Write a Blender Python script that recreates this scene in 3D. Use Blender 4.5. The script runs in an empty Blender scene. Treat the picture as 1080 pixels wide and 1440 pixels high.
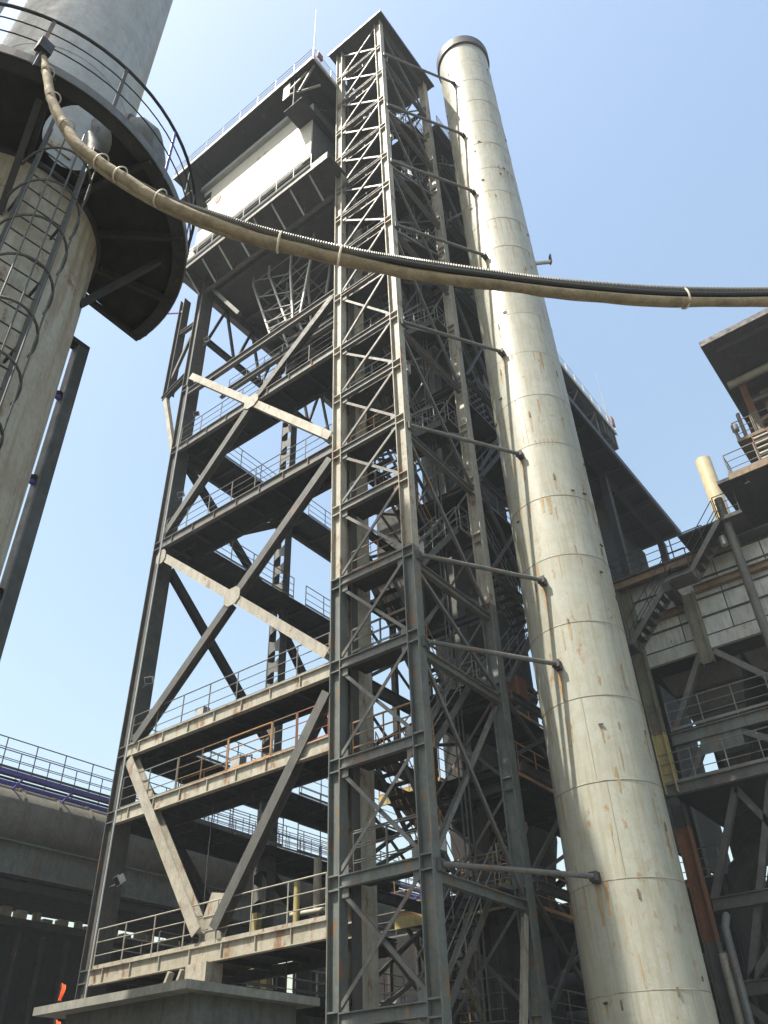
import bpy, math, random
from mathutils import Vector, Matrix
from mathutils.geometry import delaunay_2d_cdt
random.seed(7)
S = bpy.context.scene
COL = S.collection
rad = math.radians

# ------------------------------------------------------------------ camera
YAW, PIT, ROLL, FPX = rad(36.269), rad(38.0), rad(-2.2094), 1151.47
fw = Vector((math.cos(YAW)*math.cos(PIT), math.sin(YAW)*math.cos(PIT), math.sin(PIT)))
rt = fw.cross(Vector((0, 0, 1))).normalized()
up = rt.cross(fw)
cr = math.cos(ROLL)*rt + math.sin(ROLL)*up
cu = -math.sin(ROLL)*rt + math.cos(ROLL)*up
cam = bpy.data.cameras.new('camera')
camo = bpy.data.objects.new('camera', cam)
COL.objects.link(camo)
camo.matrix_world = Matrix(((cr.x, cu.x, -fw.x, 0), (cr.y, cu.y, -fw.y, 0), (cr.z, cu.z, -fw.z, 1.6), (0, 0, 0, 1)))
cam.sensor_fit = 'VERTICAL'
cam.sensor_height = 24.0
cam.lens = FPX/1440*24
cam.clip_start, cam.clip_end = 0.1, 6000
S.camera = camo
# ------------------------------------------------------------------ sky, sun, exposure
SUN_AZ, SUN_EL = rad(157), rad(60)
W = bpy.data.worlds.new('World')
S.world = W
W.use_nodes = True
nt = W.node_tree
sky = nt.nodes.new('ShaderNodeTexSky')
sky.sky_type = 'NISHITA'
sky.sun_disc = False
sky.sun_elevation = SUN_EL
sky.sun_rotation = rad(90) - SUN_AZ
sky.altitude = 0
sky.air_density = 2.0
sky.dust_density = 3.2
sky.ozone_density = 1.0
bg = nt.nodes['Background']
nt.links.new(sky.outputs[0], bg.inputs[0])
bg.inputs[1].default_value = 0.105
sl = bpy.data.lights.new('sun', 'SUN')
sl.energy = 4.2
sl.angle = rad(0.55)
sl.color = (1.0, 0.925, 0.79)
so = bpy.data.objects.new('sun', sl)
COL.objects.link(so)
sd = Vector((math.cos(SUN_AZ)*math.cos(SUN_EL), math.sin(SUN_AZ)*math.cos(SUN_EL), math.sin(SUN_EL)))
so.rotation_euler = sd.to_track_quat('Z', 'Y').to_euler()
so.location = (-30, 30, 80)
S.view_settings.view_transform = 'Standard'
S.view_settings.look = 'None'
S.view_settings.exposure = 1.2
S.view_settings.gamma = 1.0
S.view_settings.use_curve_mapping = False

# ------------------------------------------------------------------ materials
def mat(name, base, rough=0.6, dirt=0.5, rust=0.0, streak=0.0, metal=0.0, dirtcol=None, scale=1.0, bump=0.0, rustcol=(0.17, 0.08, 0.035), tint=0.12, stretch=0.12):
    m = bpy.data.materials.new(name)
    m.use_nodes = True
    t = m.node_tree
    N, L = t.nodes, t.links
    b = N['Principled BSDF']
    b.inputs['Roughness'].default_value = rough
    b.inputs['Metallic'].default_value = metal
    geo = N.new('ShaderNodeNewGeometry')

    def noise(sc, det, sx=1, sz=1, rg=0.6):
        mp = N.new('ShaderNodeMapping')
        mp.inputs['Scale'].default_value = (sx, sx, sz)
        L.new(geo.outputs['Position'], mp.inputs['Vector'])
        n = N.new('ShaderNodeTexNoise')
        n.inputs['Scale'].default_value = sc
        n.inputs['Detail'].default_value = det
        n.inputs['Roughness'].default_value = rg
        L.new(mp.outputs[0], n.inputs['Vector'])
        return n.outputs[0]

    def ramp(src, lo, hi, a=0.0, z=1.0):
        r = N.new('ShaderNodeMapRange')
        r.inputs['From Min'].default_value = lo
        r.inputs['From Max'].default_value = hi
        r.inputs['To Min'].default_value = a
        r.inputs['To Max'].default_value = z
        L.new(src, r.inputs['Value'])
        return r.outputs[0]

    def mix(fac, a, c):
        x = N.new('ShaderNodeMix')
        x.data_type = 'RGBA'
        if isinstance(fac, float):
            x.inputs[0].default_value = fac
        else:
            L.new(fac, x.inputs[0])
        for s, v in ((6, a), (7, c)):
            if isinstance(v, tuple):
                x.inputs[s].default_value = (*v, 1)
            else:
                L.new(v, x.inputs[s])
        return x.outputs[2]
    dc = dirtcol or tuple(v*0.42 for v in base)
    oi = N.new('ShaderNodeObjectInfo')
    lo = tuple(v*(1-tint) for v in base)
    hi = tuple(min(1, v*(1+tint)) for v in base)
    c = mix(oi.outputs['Random'], lo, hi)
    c = mix(ramp(noise(1.7*scale, 7, 1, 1, 0.68), 0.45, 0.64, 0, dirt), c, dc)
    c = mix(ramp(noise(11*scale, 5), 0.5, 0.66, 0, dirt*0.7), c, dc)
    c = mix(ramp(noise(0.6*scale, 3), 0.4, 0.65, 0, dirt*0.5), c, dc)
    if streak:
        c = mix(ramp(noise(6*scale, 5, 1, stretch), 0.48, 0.66, 0, streak), c, dc)
    if rust:
        r1 = noise(2.2*scale, 8, 1, 0.55, 0.72)
        c = mix(ramp(r1, 0.63-0.2*rust, 0.69-0.16*rust, 0, 0.9), c, rustcol)
        r2 = noise(7*scale, 5, 1, stretch*0.7, 0.7)
        c = mix(ramp(r2, 0.64-0.14*rust, 0.76-0.14*rust, 0, 0.7), c, tuple(v*1.5 for v in rustcol))
    L.new(c, b.inputs['Base Color'])
    rr = ramp(noise(5*scale, 3), 0.3, 0.7, max(0.05, rough-0.12), min(1, rough+0.15))
    L.new(rr, b.inputs['Roughness'])
    if bump:
        bp = N.new('ShaderNodeBump')
        bp.inputs['Strength'].default_value = bump
        bp.inputs['Distance'].default_value = 0.02
        L.new(noise(9*scale, 5), bp.inputs['Height'])
        L.new(bp.outputs[0], b.inputs['Normal'])
    return m

M = {}
M['light'] = mat('weathered_light_paint', (0.37, 0.355, 0.295), 0.55, 0.5, 0.4, 0.5, dirtcol=(0.2, 0.185, 0.14))
M['grey'] = mat('weathered_grey_paint', (0.125, 0.132, 0.126), 0.55, 0.55, 0.36, 0.5)
M['greyd'] = mat('sooty_grey_paint', (0.075, 0.077, 0.072), 0.6, 0.5, 0.15, 0.3)
M['dark'] = mat('sooty_steel', (0.03, 0.031, 0.031), 0.75, 0.5, 0.08, 0.2)
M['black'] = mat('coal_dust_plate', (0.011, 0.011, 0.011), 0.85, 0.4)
M['cream'] = mat('cream_brace_paint', (0.36, 0.34, 0.28), 0.55, 0.5, 0.3, 0.4)
M['rail'] = mat('handrail_steel', (0.17, 0.175, 0.17), 0.5, 0.5, 0.2)
M['orange'] = mat('faded_orange_rail_paint', (0.40, 0.19, 0.06), 0.6, 0.6, 0.3, dirtcol=(0.2, 0.14, 0.08), tint=0.3)
M['teal'] = mat('teal_paint_and_shade_tint', (0.135, 0.158, 0.15), 0.55, 0.6, 0.42, 0.6, rustcol=(0.17, 0.10, 0.045))
M['chim'] = mat('chimney_paint', (0.335, 0.345, 0.30), 0.45, 0.45, 0.15, 0.65, scale=1.5, bump=0.08, dirtcol=(0.25, 0.235, 0.165), rustcol=(0.25, 0.14, 0.06), tint=0.06, stretch=0.06)
M['seam'] = mat('weld_seam', (0.30, 0.29, 0.24), 0.6, 0.6, 0.4)
M['rust'] = mat('rusted_steel', (0.19, 0.08, 0.035), 0.8, 0.6, 0.0, 0.4, bump=0.2)
M['runstain'] = mat('rust_run', (0.27, 0.155, 0.055), 0.6, 0.7, 0.0, 0.9, dirtcol=(0.32, 0.28, 0.18), tint=0.2)
M['ves'] = mat('vessel_upper_paint', (0.33, 0.345, 0.33), 0.45, 0.3, 0.0, 0.3, scale=1.2, bump=0.05)
M['ves2'] = mat('vessel_lower_stained', (0.36, 0.35, 0.30), 0.5, 0.55, 0.2, 0.8, scale=1.3, bump=0.08, dirtcol=(0.22, 0.18, 0.11), stretch=0.08)
M['rim'] = mat('dark_rim', (0.03, 0.03, 0.035), 0.6, 0.4)
M['white'] = mat('white_house_cladding', (0.38, 0.365, 0.295), 0.55, 0.5, 0.0, 0.7, dirtcol=(0.42, 0.41, 0.36), tint=0.03)
M['panel'] = mat('dusty_white_panel', (0.42, 0.435, 0.42), 0.55, 0.35, 0.1, 0.55, dirtcol=(0.2, 0.2, 0.17), scale=1.3)
M['brown'] = mat('rusty_brown_beam', (0.20, 0.14, 0.085), 0.7, 0.6, 0.3, 0.5)
M['olive'] = mat('olive_stained_column', (0.16, 0.16, 0.115), 0.65, 0.6, 0.3, 0.6)
M['yellow'] = mat('yellow_paint', (0.42, 0.35, 0.15), 0.6, 0.45, 0.15, 0.4)
M['hose'] = mat('tan_fire_sleeve', (0.32, 0.265, 0.175), 0.8, 0.7, bump=0.35, scale=3, tint=0.05)
M['flex'] = mat('grey_metal_hose', (0.13, 0.125, 0.11), 0.5, 0.4, metal=0.2, tint=0.05)
M['cable'] = mat('black_cable', (0.02, 0.02, 0.02), 0.5, 0.3)
M['tie'] = mat('pale_hose_tie', (0.62, 0.58, 0.48), 0.5, 0.2)
M['blue'] = mat('blue_violet_paint', (0.10, 0.085, 0.34), 0.5, 0.3)
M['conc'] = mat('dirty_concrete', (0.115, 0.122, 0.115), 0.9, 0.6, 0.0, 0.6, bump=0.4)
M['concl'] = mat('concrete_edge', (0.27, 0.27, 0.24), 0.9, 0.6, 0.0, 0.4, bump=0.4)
M['pipe'] = mat('dusty_duct', (0.15, 0.145, 0.125), 0.75, 0.5, 0.1, 0.3)
M['silver'] = mat('aluminium_stack', (0.62, 0.52, 0.33), 0.35, 0.3, metal=0.0, tint=0.03)
M['galv'] = mat('galvanised_lattice', (0.42, 0.43, 0.42), 0.4, 0.3, metal=0.3)
M['guide'] = mat('grey_lattice_paint', (0.21, 0.215, 0.21), 0.5, 0.4, 0.1)
M['lamp'] = mat('lamp_aluminium', (0.5, 0.5, 0.48), 0.4, 0.3, metal=0.4)
M['glass'] = mat('dark_glass', (0.03, 0.035, 0.04), 0.12, 0.2)
M['red'] = mat('faded_red', (0.26, 0.075, 0.05), 0.6, 0.3)
M['flag'] = mat('orange_red_cloth', (0.85, 0.13, 0.03), 0.8, 0.2)
M['ground'] = mat('dusty_ground', (0.13, 0.125, 0.11), 0.95, 0.5, scale=0.3, bump=0.3)
M['crate'] = mat('pale_crate', (0.45, 0.42, 0.36), 0.7, 0.5, tint=0.4)

# ------------------------------------------------------------------ mesh helpers
class MB:
    def __init__(self):
        self.v, self.f = [], []

    def raw(self, vs, fs):
        o = len(self.v)
        self.v += [tuple(x) for x in vs]
        self.f += [tuple(o+i for i in f) for f in fs]

    def box(self, x0, x1, y0, y1, z0, z1):
        x0, x1 = min(x0, x1), max(x0, x1)
        y0, y1 = min(y0, y1), max(y0, y1)
        z0, z1 = min(z0, z1), max(z0, z1)
        self.raw([(x0, y0, z0), (x1, y0, z0), (x1, y1, z0), (x0, y1, z0), (x0, y0, z1), (x1, y0, z1), (x1, y1, z1), (x0, y1, z1)],
                 [(0, 3, 2, 1), (4, 5, 6, 7), (0, 1, 5, 4), (1, 2, 6, 5), (2, 3, 7, 6), (3, 0, 4, 7)])
        return self

    def bar(self, a, b, w, h, upv=(0, 0, 1), du=0.0, dw=0.0):
        a, b, upv = Vector(a), Vector(b), Vector(upv)
        d = (b-a).normalized()
        s = d.cross(upv)
        if s.length < 1e-4:
            s = d.cross(Vector((1, 0, 0)))
        s.normalize()
        u = s.cross(d).normalized()
        o = u*du + s*dw
        vs = [p+o+s*i*w/2+u*j*h/2 for p in (a, b) for i, j in ((-1, -1), (1, -1), (1, 1), (-1, 1))]
        self.raw(vs, [(0, 3, 2, 1), (4, 5, 6, 7), (0, 1, 5, 4), (1, 2, 6, 5), (2, 3, 7, 6), (3, 0, 4, 7)])
        return self

    def hbeam(self, a, b, H, B, upv=(0, 0, 1), t=0.03, tw=None):
        self.bar(a, b, B, t, upv, du=H/2-t/2)
        self.bar(a, b, B, t, upv, du=-H/2+t/2)
        self.bar(a, b, tw or t, H-2*t+0.004, upv)
        return self

    def angle(self, a, b, w, upv=(0, 0, 1), t=0.016):
        self.bar(a, b, w, t, upv)
        self.bar(a, b, t, w, upv, du=w/2, dw=w/2-t)
        return self

    def raw2(self, pl, x0, x1):
        n = len(pl)
        self.raw([(xx, y, z) for xx in (x0, x1) for y, z in pl],
                 [tuple(range(n)), tuple(range(2*n-1, n-1, -1))]+[(i, n+i, n+(i+1) % n, (i+1) % n) for i in range(n)])
        return self

    def tube(self, pts, r, n=8, cap=True):
        pts = [Vector(p) for p in pts]
        rs = r if isinstance(r, (list, tuple)) else [r]*len(pts)
        rings = []
        ref = None
        for i, p in enumerate(pts):
            d = (pts[min(i+1, len(pts)-1)]-pts[max(i-1, 0)]).normalized()
            if ref is None:
                ref = Vector((0, 0, 1)) if abs(d.z) < 0.9 else Vector((1, 0, 0))
            s = d.cross(ref).normalized()
            u = s.cross(d).normalized()
            ref = u
            rings.append([p+(s*math.cos(k*2*math.pi/n)+u*math.sin(k*2*math.pi/n))*rs[i] for k in range(n)])
        fs = []
        for i in range(len(rings)-1):
            for k in range(n):
                k2 = (k+1) % n
                fs.append((i*n+k, i*n+k2, (i+1)*n+k2, (i+1)*n+k))
        if cap:
            fs.append(tuple(range(n-1, -1, -1)))
            fs.append(tuple((len(rings)-1)*n+k for k in range(n)))
        self.raw([v for g in rings for v in g], fs)
        return self

    def lathe(self, cx, cy, prof, n=64, a0=0.0, a1=2*math.pi):
        full = abs(a1-a0-2*math.pi) < 1e-6
        m = n if full else n+1
        vs, fs = [], []
        for r, z in prof:
            for k in range(m):
                a = a0+(a1-a0)*k/n
                vs.append((cx+r*math.cos(a), cy+r*math.sin(a), z))
        for i in range(len(prof)-1):
            for k in range(n):
                k2 = (k+1) % m
                fs.append((i*m+k, i*m+k2, (i+1)*m+k2, (i+1)*m+k))
        self.raw(vs, fs)
        return self

    def build(self, name, material, parent=None, smooth=False, stuff=False):
        me = bpy.data.meshes.new(name)
        me.from_pydata(self.v, [], self.f)
        me.materials.append(M[material])
        if smooth:
            me.polygons.foreach_set('use_smooth', [True]*len(me.polygons))
            try:
                me.set_sharp_from_angle(angle=rad(40))
            except Exception:
                pass
        o = bpy.data.objects.new(name, me)
        COL.objects.link(o)
        if parent:
            adopt(o, parent)
        if stuff:
            o['kind'] = 'stuff'
        return o


def world_loc(o):
    v = Vector(o.location)
    while o.parent:
        o = o.parent
        v += o.location
    return v


def adopt(o, parent):
    o.parent = parent
    root = parent
    base = Vector((0, 0, 0))
    p = parent
    if p.type == 'EMPTY':
        base = Vector(p.location)
    o.matrix_parent_inverse = Matrix.Translation(-base)


def thing(name, label, cat, loc=(0, 0, 0), group=None):
    o = bpy.data.objects.new(name, None)
    o.empty_display_size = 0.3
    COL.objects.link(o)
    o.location = loc
    o['label'] = label
    o['category'] = cat
    if group:
        o['group'] = group
    return o


def tag(o, label, cat, group=None):
    o['label'] = label
    o['category'] = cat
    if group:
        o['group'] = group
    return o


def struct(o):
    o['kind'] = 'structure'
    return o


def railing(path, parent, material='rail', h=1.1, step=1.25, r=0.021, mids=2, toe=True, name='railing'):
    b = MB()
    pts = [Vector(p) for p in path]
    for k in range(mids+1):
        zz = h*(k+1)/(mids+1)
        q = [p+Vector((0, 0, zz)) for p in pts]
        for i in range(len(q)-1):
            b.tube([q[i], q[i+1]], r if k == mids else r*0.72, 6)
    for i in range(len(pts)-1):
        n = max(1, round((pts[i+1]-pts[i]).length/step))
        for j in range(n+(1 if i == len(pts)-2 else 0)):
            p = pts[i].lerp(pts[i+1], j/n)
            b.tube([p-Vector((0, 0, 0.02)), p+Vector((0, 0, h))], r*1.05, 6)
        if toe:
            b.bar(pts[i]+Vector((0, 0, 0.06)), pts[i+1]+Vector((0, 0, 0.06)), 0.006, 0.1)
    return b.build(name, material, parent)


def beam(a, b, parent, material='greyd', H=0.35, B=0.2, upv=(0, 0, 1), name='beam', t=0.028):
    return MB().hbeam(a, b, H, B, upv, t).build(name, material, parent)


def deck(x0, x1, y0, y1, z, parent, material='black', joist='x', step=1.6, th=0.05, name='platform_deck'):
    d = MB().box(x0, x1, y0, y1, z-th, z).build(name, material, parent)
    n = max(1, int((x1-x0 if joist == 'y' else y1-y0)/step))
    for i in range(n+1):
        if joist == 'x':
            y = y0+0.12+(y1-y0-0.24)*i/n
            b = MB().box(x0+0.05, x1-0.05, y-0.05, y+0.05, z-th-0.16, z-th-0.002)
        else:
            x = x0+0.12+(x1-x0-0.24)*i/n
            b = MB().box(x-0.05, x+0.05, y0+0.05, y1-0.05, z-th-0.16, z-th-0.002)
        b.build('joist', 'dark', parent)
    return d


TREAD = {}


def tread_mesh(w):
    k = round(w, 2)
    if k not in TREAD:
        b = MB().box(-0.12, 0.12, -w/2, w/2, -0.02, 0.0)
        me = bpy.data.meshes.new('tread')
        me.from_pydata(b.v, [], b.f)
        me.materials.append(M['dark'])
        TREAD[k] = me
    return TREAD[k]


def flight(a, b, w, parent, railmat='rail', smat='greyd', sides=(1, -1), tread=True):
    """inclined flight from a to b (centre line), horizontal width w"""
    a, b = Vector(a), Vector(b)
    h = Vector((b.x-a.x, b.y-a.y, 0))
    s = Vector((0, 0, 1)).cross(h).normalized()
    f = MB()
    for k in (-1, 1):
        o = s*k*(w/2)
        f.bar(a+o, b+o, 0.03, 0.2)
    fo = f.build('stair_flight', smat, parent)
    if tread:
        n = max(2, int(abs(b.z-a.z)/0.25))
        ang = math.atan2(h.y, h.x)
        for i in range(1, n):
            p = a.lerp(b, i/n)
            t = bpy.data.objects.new('tread', tread_mesh(w-0.04))
            COL.objects.link(t)
            t.parent = fo
            t.location = p
            t.rotation_euler = (0, 0, ang)

    for k in sides:
        o = s*k*(w/2)
        r = MB()
        for zz in (0.5, 1.0):
            r.tube([a+o+Vector((0, 0, zz)), b+o+Vector((0, 0, zz))], 0.018, 6)
        m = max(2, int((b-a).length/1.2))
        for i in range(m+1):
            p = a.lerp(b, i/m)+o
            r.tube([p, p+Vector((0, 0, 1.0))], 0.018, 6)
        r.build('handrail', railmat, fo)
    return fo

# =================================================================== GROUND
g = MB()
g.raw([(-900, -900, 0), (900, -900, 0), (900, 900, 0), (-900, 900, 0)], [(0, 1, 2, 3)])
struct(g.build('ground', 'ground'))

# =================================================================== STEEL FRAME (left, main structure)
fr = thing('steel_frame_tower', 'tall dark open steel frame with braced legs and stacked walkways, left of the stair tower', 'steel frame', (20.2, 19.3, 0))
XF, YL, YT = 16.6, 24.2, 14.4


def hcol(x0, x1, y0, y1, z0, z1, parent, material, stations=(), name='column', t=0.03):
    """H column, flanges facing +-Y, web facing -X"""
    b = MB()
    b.box(x0, x1, y0, y0+t, z0, z1).box(x0, x1, y1-t, y1, z0, z1)
    xm = x0+min(0.16, (x1-x0)*0.5)
    b.box(xm-t/2, xm+t/2, y0+t-0.002, y1-t+0.002, z0, z1)
    for z in stations:
        b.box(x0+0.015, xm-t/2+0.002, y0+t-0.002, y1-t+0.002, z-0.02, z+0.02)
        b.box(x0+0.015, xm-t/2+0.002, y0+t-0.002, y1-t+0.002, z-0.36, z-0.32)
    return b.build(name, material, parent)


FL = [6.15, 10.85, 13.1, 22.0, 27.4]          # walkway levels
hcol(XF, XF+0.75, YL-0.42, YL, 0, 40.0, fr, 'greyd', FL+[31.5])
hcol(17.35, 18.1, YT-0.42, YT-0.01, 0, 40.0, fr, 'light', FL)
hcol(23.6, 24.2, YT-0.42, YT-0.01, 0, 40.0, fr, 'greyd', FL)
# castellated rear leg: two side plates laced with flat zig-zag battens
cc = MB()
CX0, CX1, CY0, CY1 = 23.6, 24.05, 23.48, 24.22
cc.box(CX0, CX1, CY0, CY0+0.035, 0, 40).box(CX0, CX1, CY1-0.035, CY1, 0, 40)
leg = cc.build('column', 'greyd', fr)
z = 7.0
while z < 39:
    b = MB()
    pl = [(0.035, z), (0.30, z+0.12), (0.44, z+0.12), (0.705, z), (0.705, z+0.72), (0.44, z+0.58), (0.30, z+0.58), (0.035, z+0.72)]
    n = len(pl)
    vs = [(CX0+0.02, CY0+y, zz) for y, zz in pl]+[(CX0+0.05, CY0+y, zz) for y, zz in pl]
    fs = [(0, 1, 6, 7), (1, 2, 5, 6), (2, 3, 4, 5)]
    fs += [tuple(n+i for i in reversed(f)) for f in fs]
    fs += [(i, (i+1) % n, n+(i+1) % n, n+i) for i in range(n)]
    b.raw(vs, fs)
    b.build('batten', 'grey', leg)
    z += 1.05
for dy in (-0.55, 0.1):
    MB().box(CX0-0.32, CX0-0.05, CY0+dy, CY0+dy+0.3, 3.5, 8.6+dy).build('base_plate', 'yellow', fr)
MB().tube([(16.5, 23.55, 0), (16.5, 23.56, 14), (16.5, 23.55, 31)], 0.028, 6).build('conduit', 'galv', fr)
MB().tube([(17.7, 23.2, 13.45), (17.7, 19.5, 13.6), (17.7, 14.6, 13.55)], 0.11, 10).build('pipe', 'dark', fr, smooth=True)
MB().tube([(18.0, 23.2, 22.3), (18.0, 14.6, 22.3)], 0.07, 10).build('pipe', 'greyd', fr, smooth=True)
for zz, y in ((13.1, 20.6), (22.0, 17.2), (27.4, 16.0), (27.4, 18.1), (10.85, 18.6)):
    MB().box(17.2, 17.5, y, y+0.4, zz-0.05, zz+0.75).build('switch_box', 'galv', fr)
# walkways round the frame
for i, zt in enumerate(FL):
    bm = 'grey' if i > 2 else 'light'
    H = 0.44
    MB().hbeam((XF+0.09, YT+0.01, zt-H/2), (XF+0.09, YL-0.43, zt-H/2), H, 0.18, t=0.03).build('beam', bm, fr)
    for k in range(7):
        y = YT+1.2+k*1.25
        MB().box(XF+0.01, XF+0.068, y-0.012, y+0.012, zt-H+0.03, zt-0.03).build('stiffener', bm, fr)
    x1 = 18.15 if i else 19.6
    deck(XF+0.2, x1, YT+0.1, YL-0.5, zt-0.06, fr, step=1.4)
    MB().hbeam((x1-0.06, YT+0.1, zt-0.3), (x1-0.06, YL-1.6, zt-0.3), 0.3, 0.12).build('beam', 'dark', fr)
    rm = 'rail'
    if i == 1:
        railing([(XF+0.1, YT+0.1, zt), (XF+0.1, 15.7, zt)], fr, 'red')
        railing([(XF+0.1, 15.75, zt), (XF+0.1, 16.7, zt)], fr, 'brown')
        railing([(XF+0.1, 16.75, zt), (XF+0.1, 18.6, zt)], fr, 'orange', r=0.026)
        railing([(XF+0.1, 18.65, zt), (XF+0.1, 20.9, zt)], fr, 'brown')
        railing([(XF+0.1, 20.95, zt), (XF+0.1, YL-0.5, zt)], fr, 'rail')
        railing([(XF+1.5, 19.0, zt), (XF+1.5, 22.4, zt)], fr, 'orange')
    else:
        railing([(XF+0.1, YT+0.1, zt), (XF+0.1, YL-0.5, zt)], fr, 'cream' if i == 0 else rm)
    # side walkway along the left face
    xe = 31.0 if i in (0, 1, 2) else 29.5
    deck(XF+0.8, xe, 22.62, 24.05, zt-0.06, fr, joist='y', step=1.6)
    MB().hbeam((XF+0.8, YL-0.1, zt-0.24), (CX0-0.02, YL-0.1, zt-0.24), 0.42, 0.16).build('beam', 'dark', fr)
    MB().hbeam((CX1+0.02, YL-0.1, zt-0.24), (xe, YL-0.1, zt-0.24), 0.42, 0.16).build('beam', 'dark', fr)
    railing([(XF+0.9, YL-0.05, zt), (xe, YL-0.05, zt)], fr, rm)
    railing([(18.2, 22.66, zt), (CX0-0.1, 22.66, zt)], fr, rm)
    railing([(CX1+0.3, 22.66, zt), (xe, 22.66, zt)], fr, rm)
    # right hand walkway, behind the stair tower
    if i:
        deck(21.7, 30.5, 11.9, 14.0, zt-0.06, fr, joist='y', step=1.7)
        railing([(21.8, 11.95, zt), (30.3, 11.95, zt)], fr, 'orange' if i < 3 else rm)
        MB().hbeam((18.2, 14.1, zt-0.28), (23.5, 14.1, zt-0.28), 0.4, 0.16).build('beam', 'dark', fr)
# extra rear decks, upper right, glimpsed between stair tower and chimney
for zt in (33.6, 38.9, 44.5, 49.0):
    deck(21.6, 27.0, 10.9, 13.9, zt, fr, joist='y', step=1.7)
    railing([(21.7, 10.95, zt), (26.9, 10.95, zt)], fr)
    MB().hbeam((21.6, 11.0, zt-0.3), (27, 11.0, zt-0.3), 0.4, 0.18).build('beam', 'dark', fr)
for xx in (24.6, 27.0):
    hcol(xx, xx+0.4, 10.95, 11.3, 20, 50, fr, 'greyd')
zl = [4.2, 7.5, 10.8, 13.1, 17.5, 22.0, 27.4, 33.6, 38.9, 44.5, 49.0]
for xx in (24.6, 27.0):
    hcol(xx, xx+0.3, 10.95, 11.25, 0, 19.98, fr, 'greyd')
for i in range(len(zl)-1):
    for (xa, xb, yy) in ((21.5, 24.6, 11.1), (24.95, 27.0, 11.1), (18.2, 23.5, 14.05), (24.3, 30.0, 13.95)):
        MB().angle((xa, yy, zl[i]+0.1), (xb, yy, zl[i+1]-0.5), 0.11, (0, 1, 0), 0.02).build('brace', 'greyd', fr)
        if (i+int(xa)) % 2:
            MB().angle((xb, yy+0.1, zl[i]+0.1), (xa, yy+0.1, zl[i+1]-0.5), 0.11, (0, 1, 0), 0.02).build('brace', 'greyd', fr)
    MB().hbeam((21.5, 11.1, zl[i+1]-0.3), (24.6, 11.1, zl[i+1]-0.3), 0.26, 0.15).build('beam', 'greyd', fr)
for i, (za, zb) in enumerate(((13.1, 17.4), (17.4, 22.0), (22.0, 27.4), (27.4, 33.6), (33.6, 38.9), (38.9, 44.5), (44.5, 49.0))):
    a, b = ((22.2, 12.6, za), (26.4, 12.6, zb)) if i % 2 == 0 else ((26.4, 12.6, za), (22.2, 12.6, zb))
    flight(a, b, 0.8, fr)
# upper beams without walkway
MB().hbeam((XF+0.1, YT+0.01, 30.85), (XF+0.1, YL-0.43, 30.85), 0.4, 0.2).build('beam', 'grey', fr)
MB().hbeam((18.7, YT+0.01, 32.3), (18.7, YL-0.43, 32.3), 0.35, 0.2).build('beam', 'grey', fr)
MB().hbeam((18.7, YT+0.01, 29.6), (18.7, 19.0, 29.6), 0.3, 0.2).build('beam', 'grey', fr)
# front bracing
XB = XF+0.12


def brace(a, b, material, H=0.34, B=0.3, upv=(1, 0, 0), nm='brace'):
    return MB().hbeam(a, b, B, H, upv, 0.03).build(nm, material, fr)


mid = Vector((XB, 18.95, 17.25))
A1, A2 = Vector((XB, 23.6, 21.15)), Vector((XB, 14.5, 13.45))
B1, B2 = Vector((XB, 23.4, 13.15)), Vector((XB, 14.5, 21.3))
brace(A1, mid, 'cream')
brace(mid, A2, 'cream')
brace(B1, mid.lerp(B1, 0.04), 'greyd')
brace(mid.lerp(B2, 0.04), B2, 'greyd')


def gusset(c, ry, rz, material, x0=-0.17, x1=0.17):
    b = MB()
    pl = [(-ry, -rz*.45), (-ry*.45, -rz), (ry*.45, -rz), (ry, -rz*.45), (ry, rz*.45), (ry*.45, rz), (-ry*.45, rz), (-ry, rz*.45)]
    n = len(pl)
    vs = [(c[0]+xx, c[1]+y, c[2]+zz) for xx in (x0, x1) for y, zz in pl]
    b.raw(vs, [tuple(range(n)), tuple(range(2*n-1, n-1, -1))]+[(i, n+i, n+(i+1) % n, (i+1) % n) for i in range(n)])
    return b.build('gusset_plate', material, fr)


gusset(mid, 0.4, 0.36, 'cream', -0.19, -0.172)
gusset((XB, 23.5, 21.0), 0.28, 0.34, 'cream', -0.19, -0.172)
mid2 = Vector((XB, 18.95, 27.05))
C1, C2 = Vector((XB, 23.6, 31.9)), Vector((XB, 14.5, 22.4))
D1, D2 = Vector((XB, 23.6, 22.3)), Vector((XB, 14.5, 30.6))
brace(C1, mid2, 'cream')
brace(mid2, C2, 'cream')
brace(D1, mid2.lerp(D1, 0.05), 'greyd')
brace(mid2.lerp(D2, 0.05), D2, 'greyd')
gusset(mid2, 0.42, 0.34, 'cream', -0.19, -0.172)
# lower K brace meeting on the bottom walkway
brace((XB, 23.45, 12.5), (XB, 19.1, 6.5), 'cream', 0.36, 0.34)
brace((XB, 18.45, 6.5), (XB, 14.5, 12.2), 'greyd', 0.34, 0.32)
MB().raw2([(18.35, 6.18), (19.35, 6.18), (19.2, 7.0), (18.95, 7.55), (18.2, 7.4), (18.2, 6.6)], XB+0.16, XB+0.19).build('gusset_plate', 'cream', fr)
MB().box(XB-0.3, XB+0.3, 18.4, 19.2, 3.0, 5.7).build('pedestal', 'cream', fr)
for y in (19.5, 20.0):
    MB().bar((XB-0.1, y+0.5, 4.6), (XB-0.1, y, 5.65), 0.08, 0.2, (1, 0, 0)).build('brace', 'cream', fr)
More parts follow.
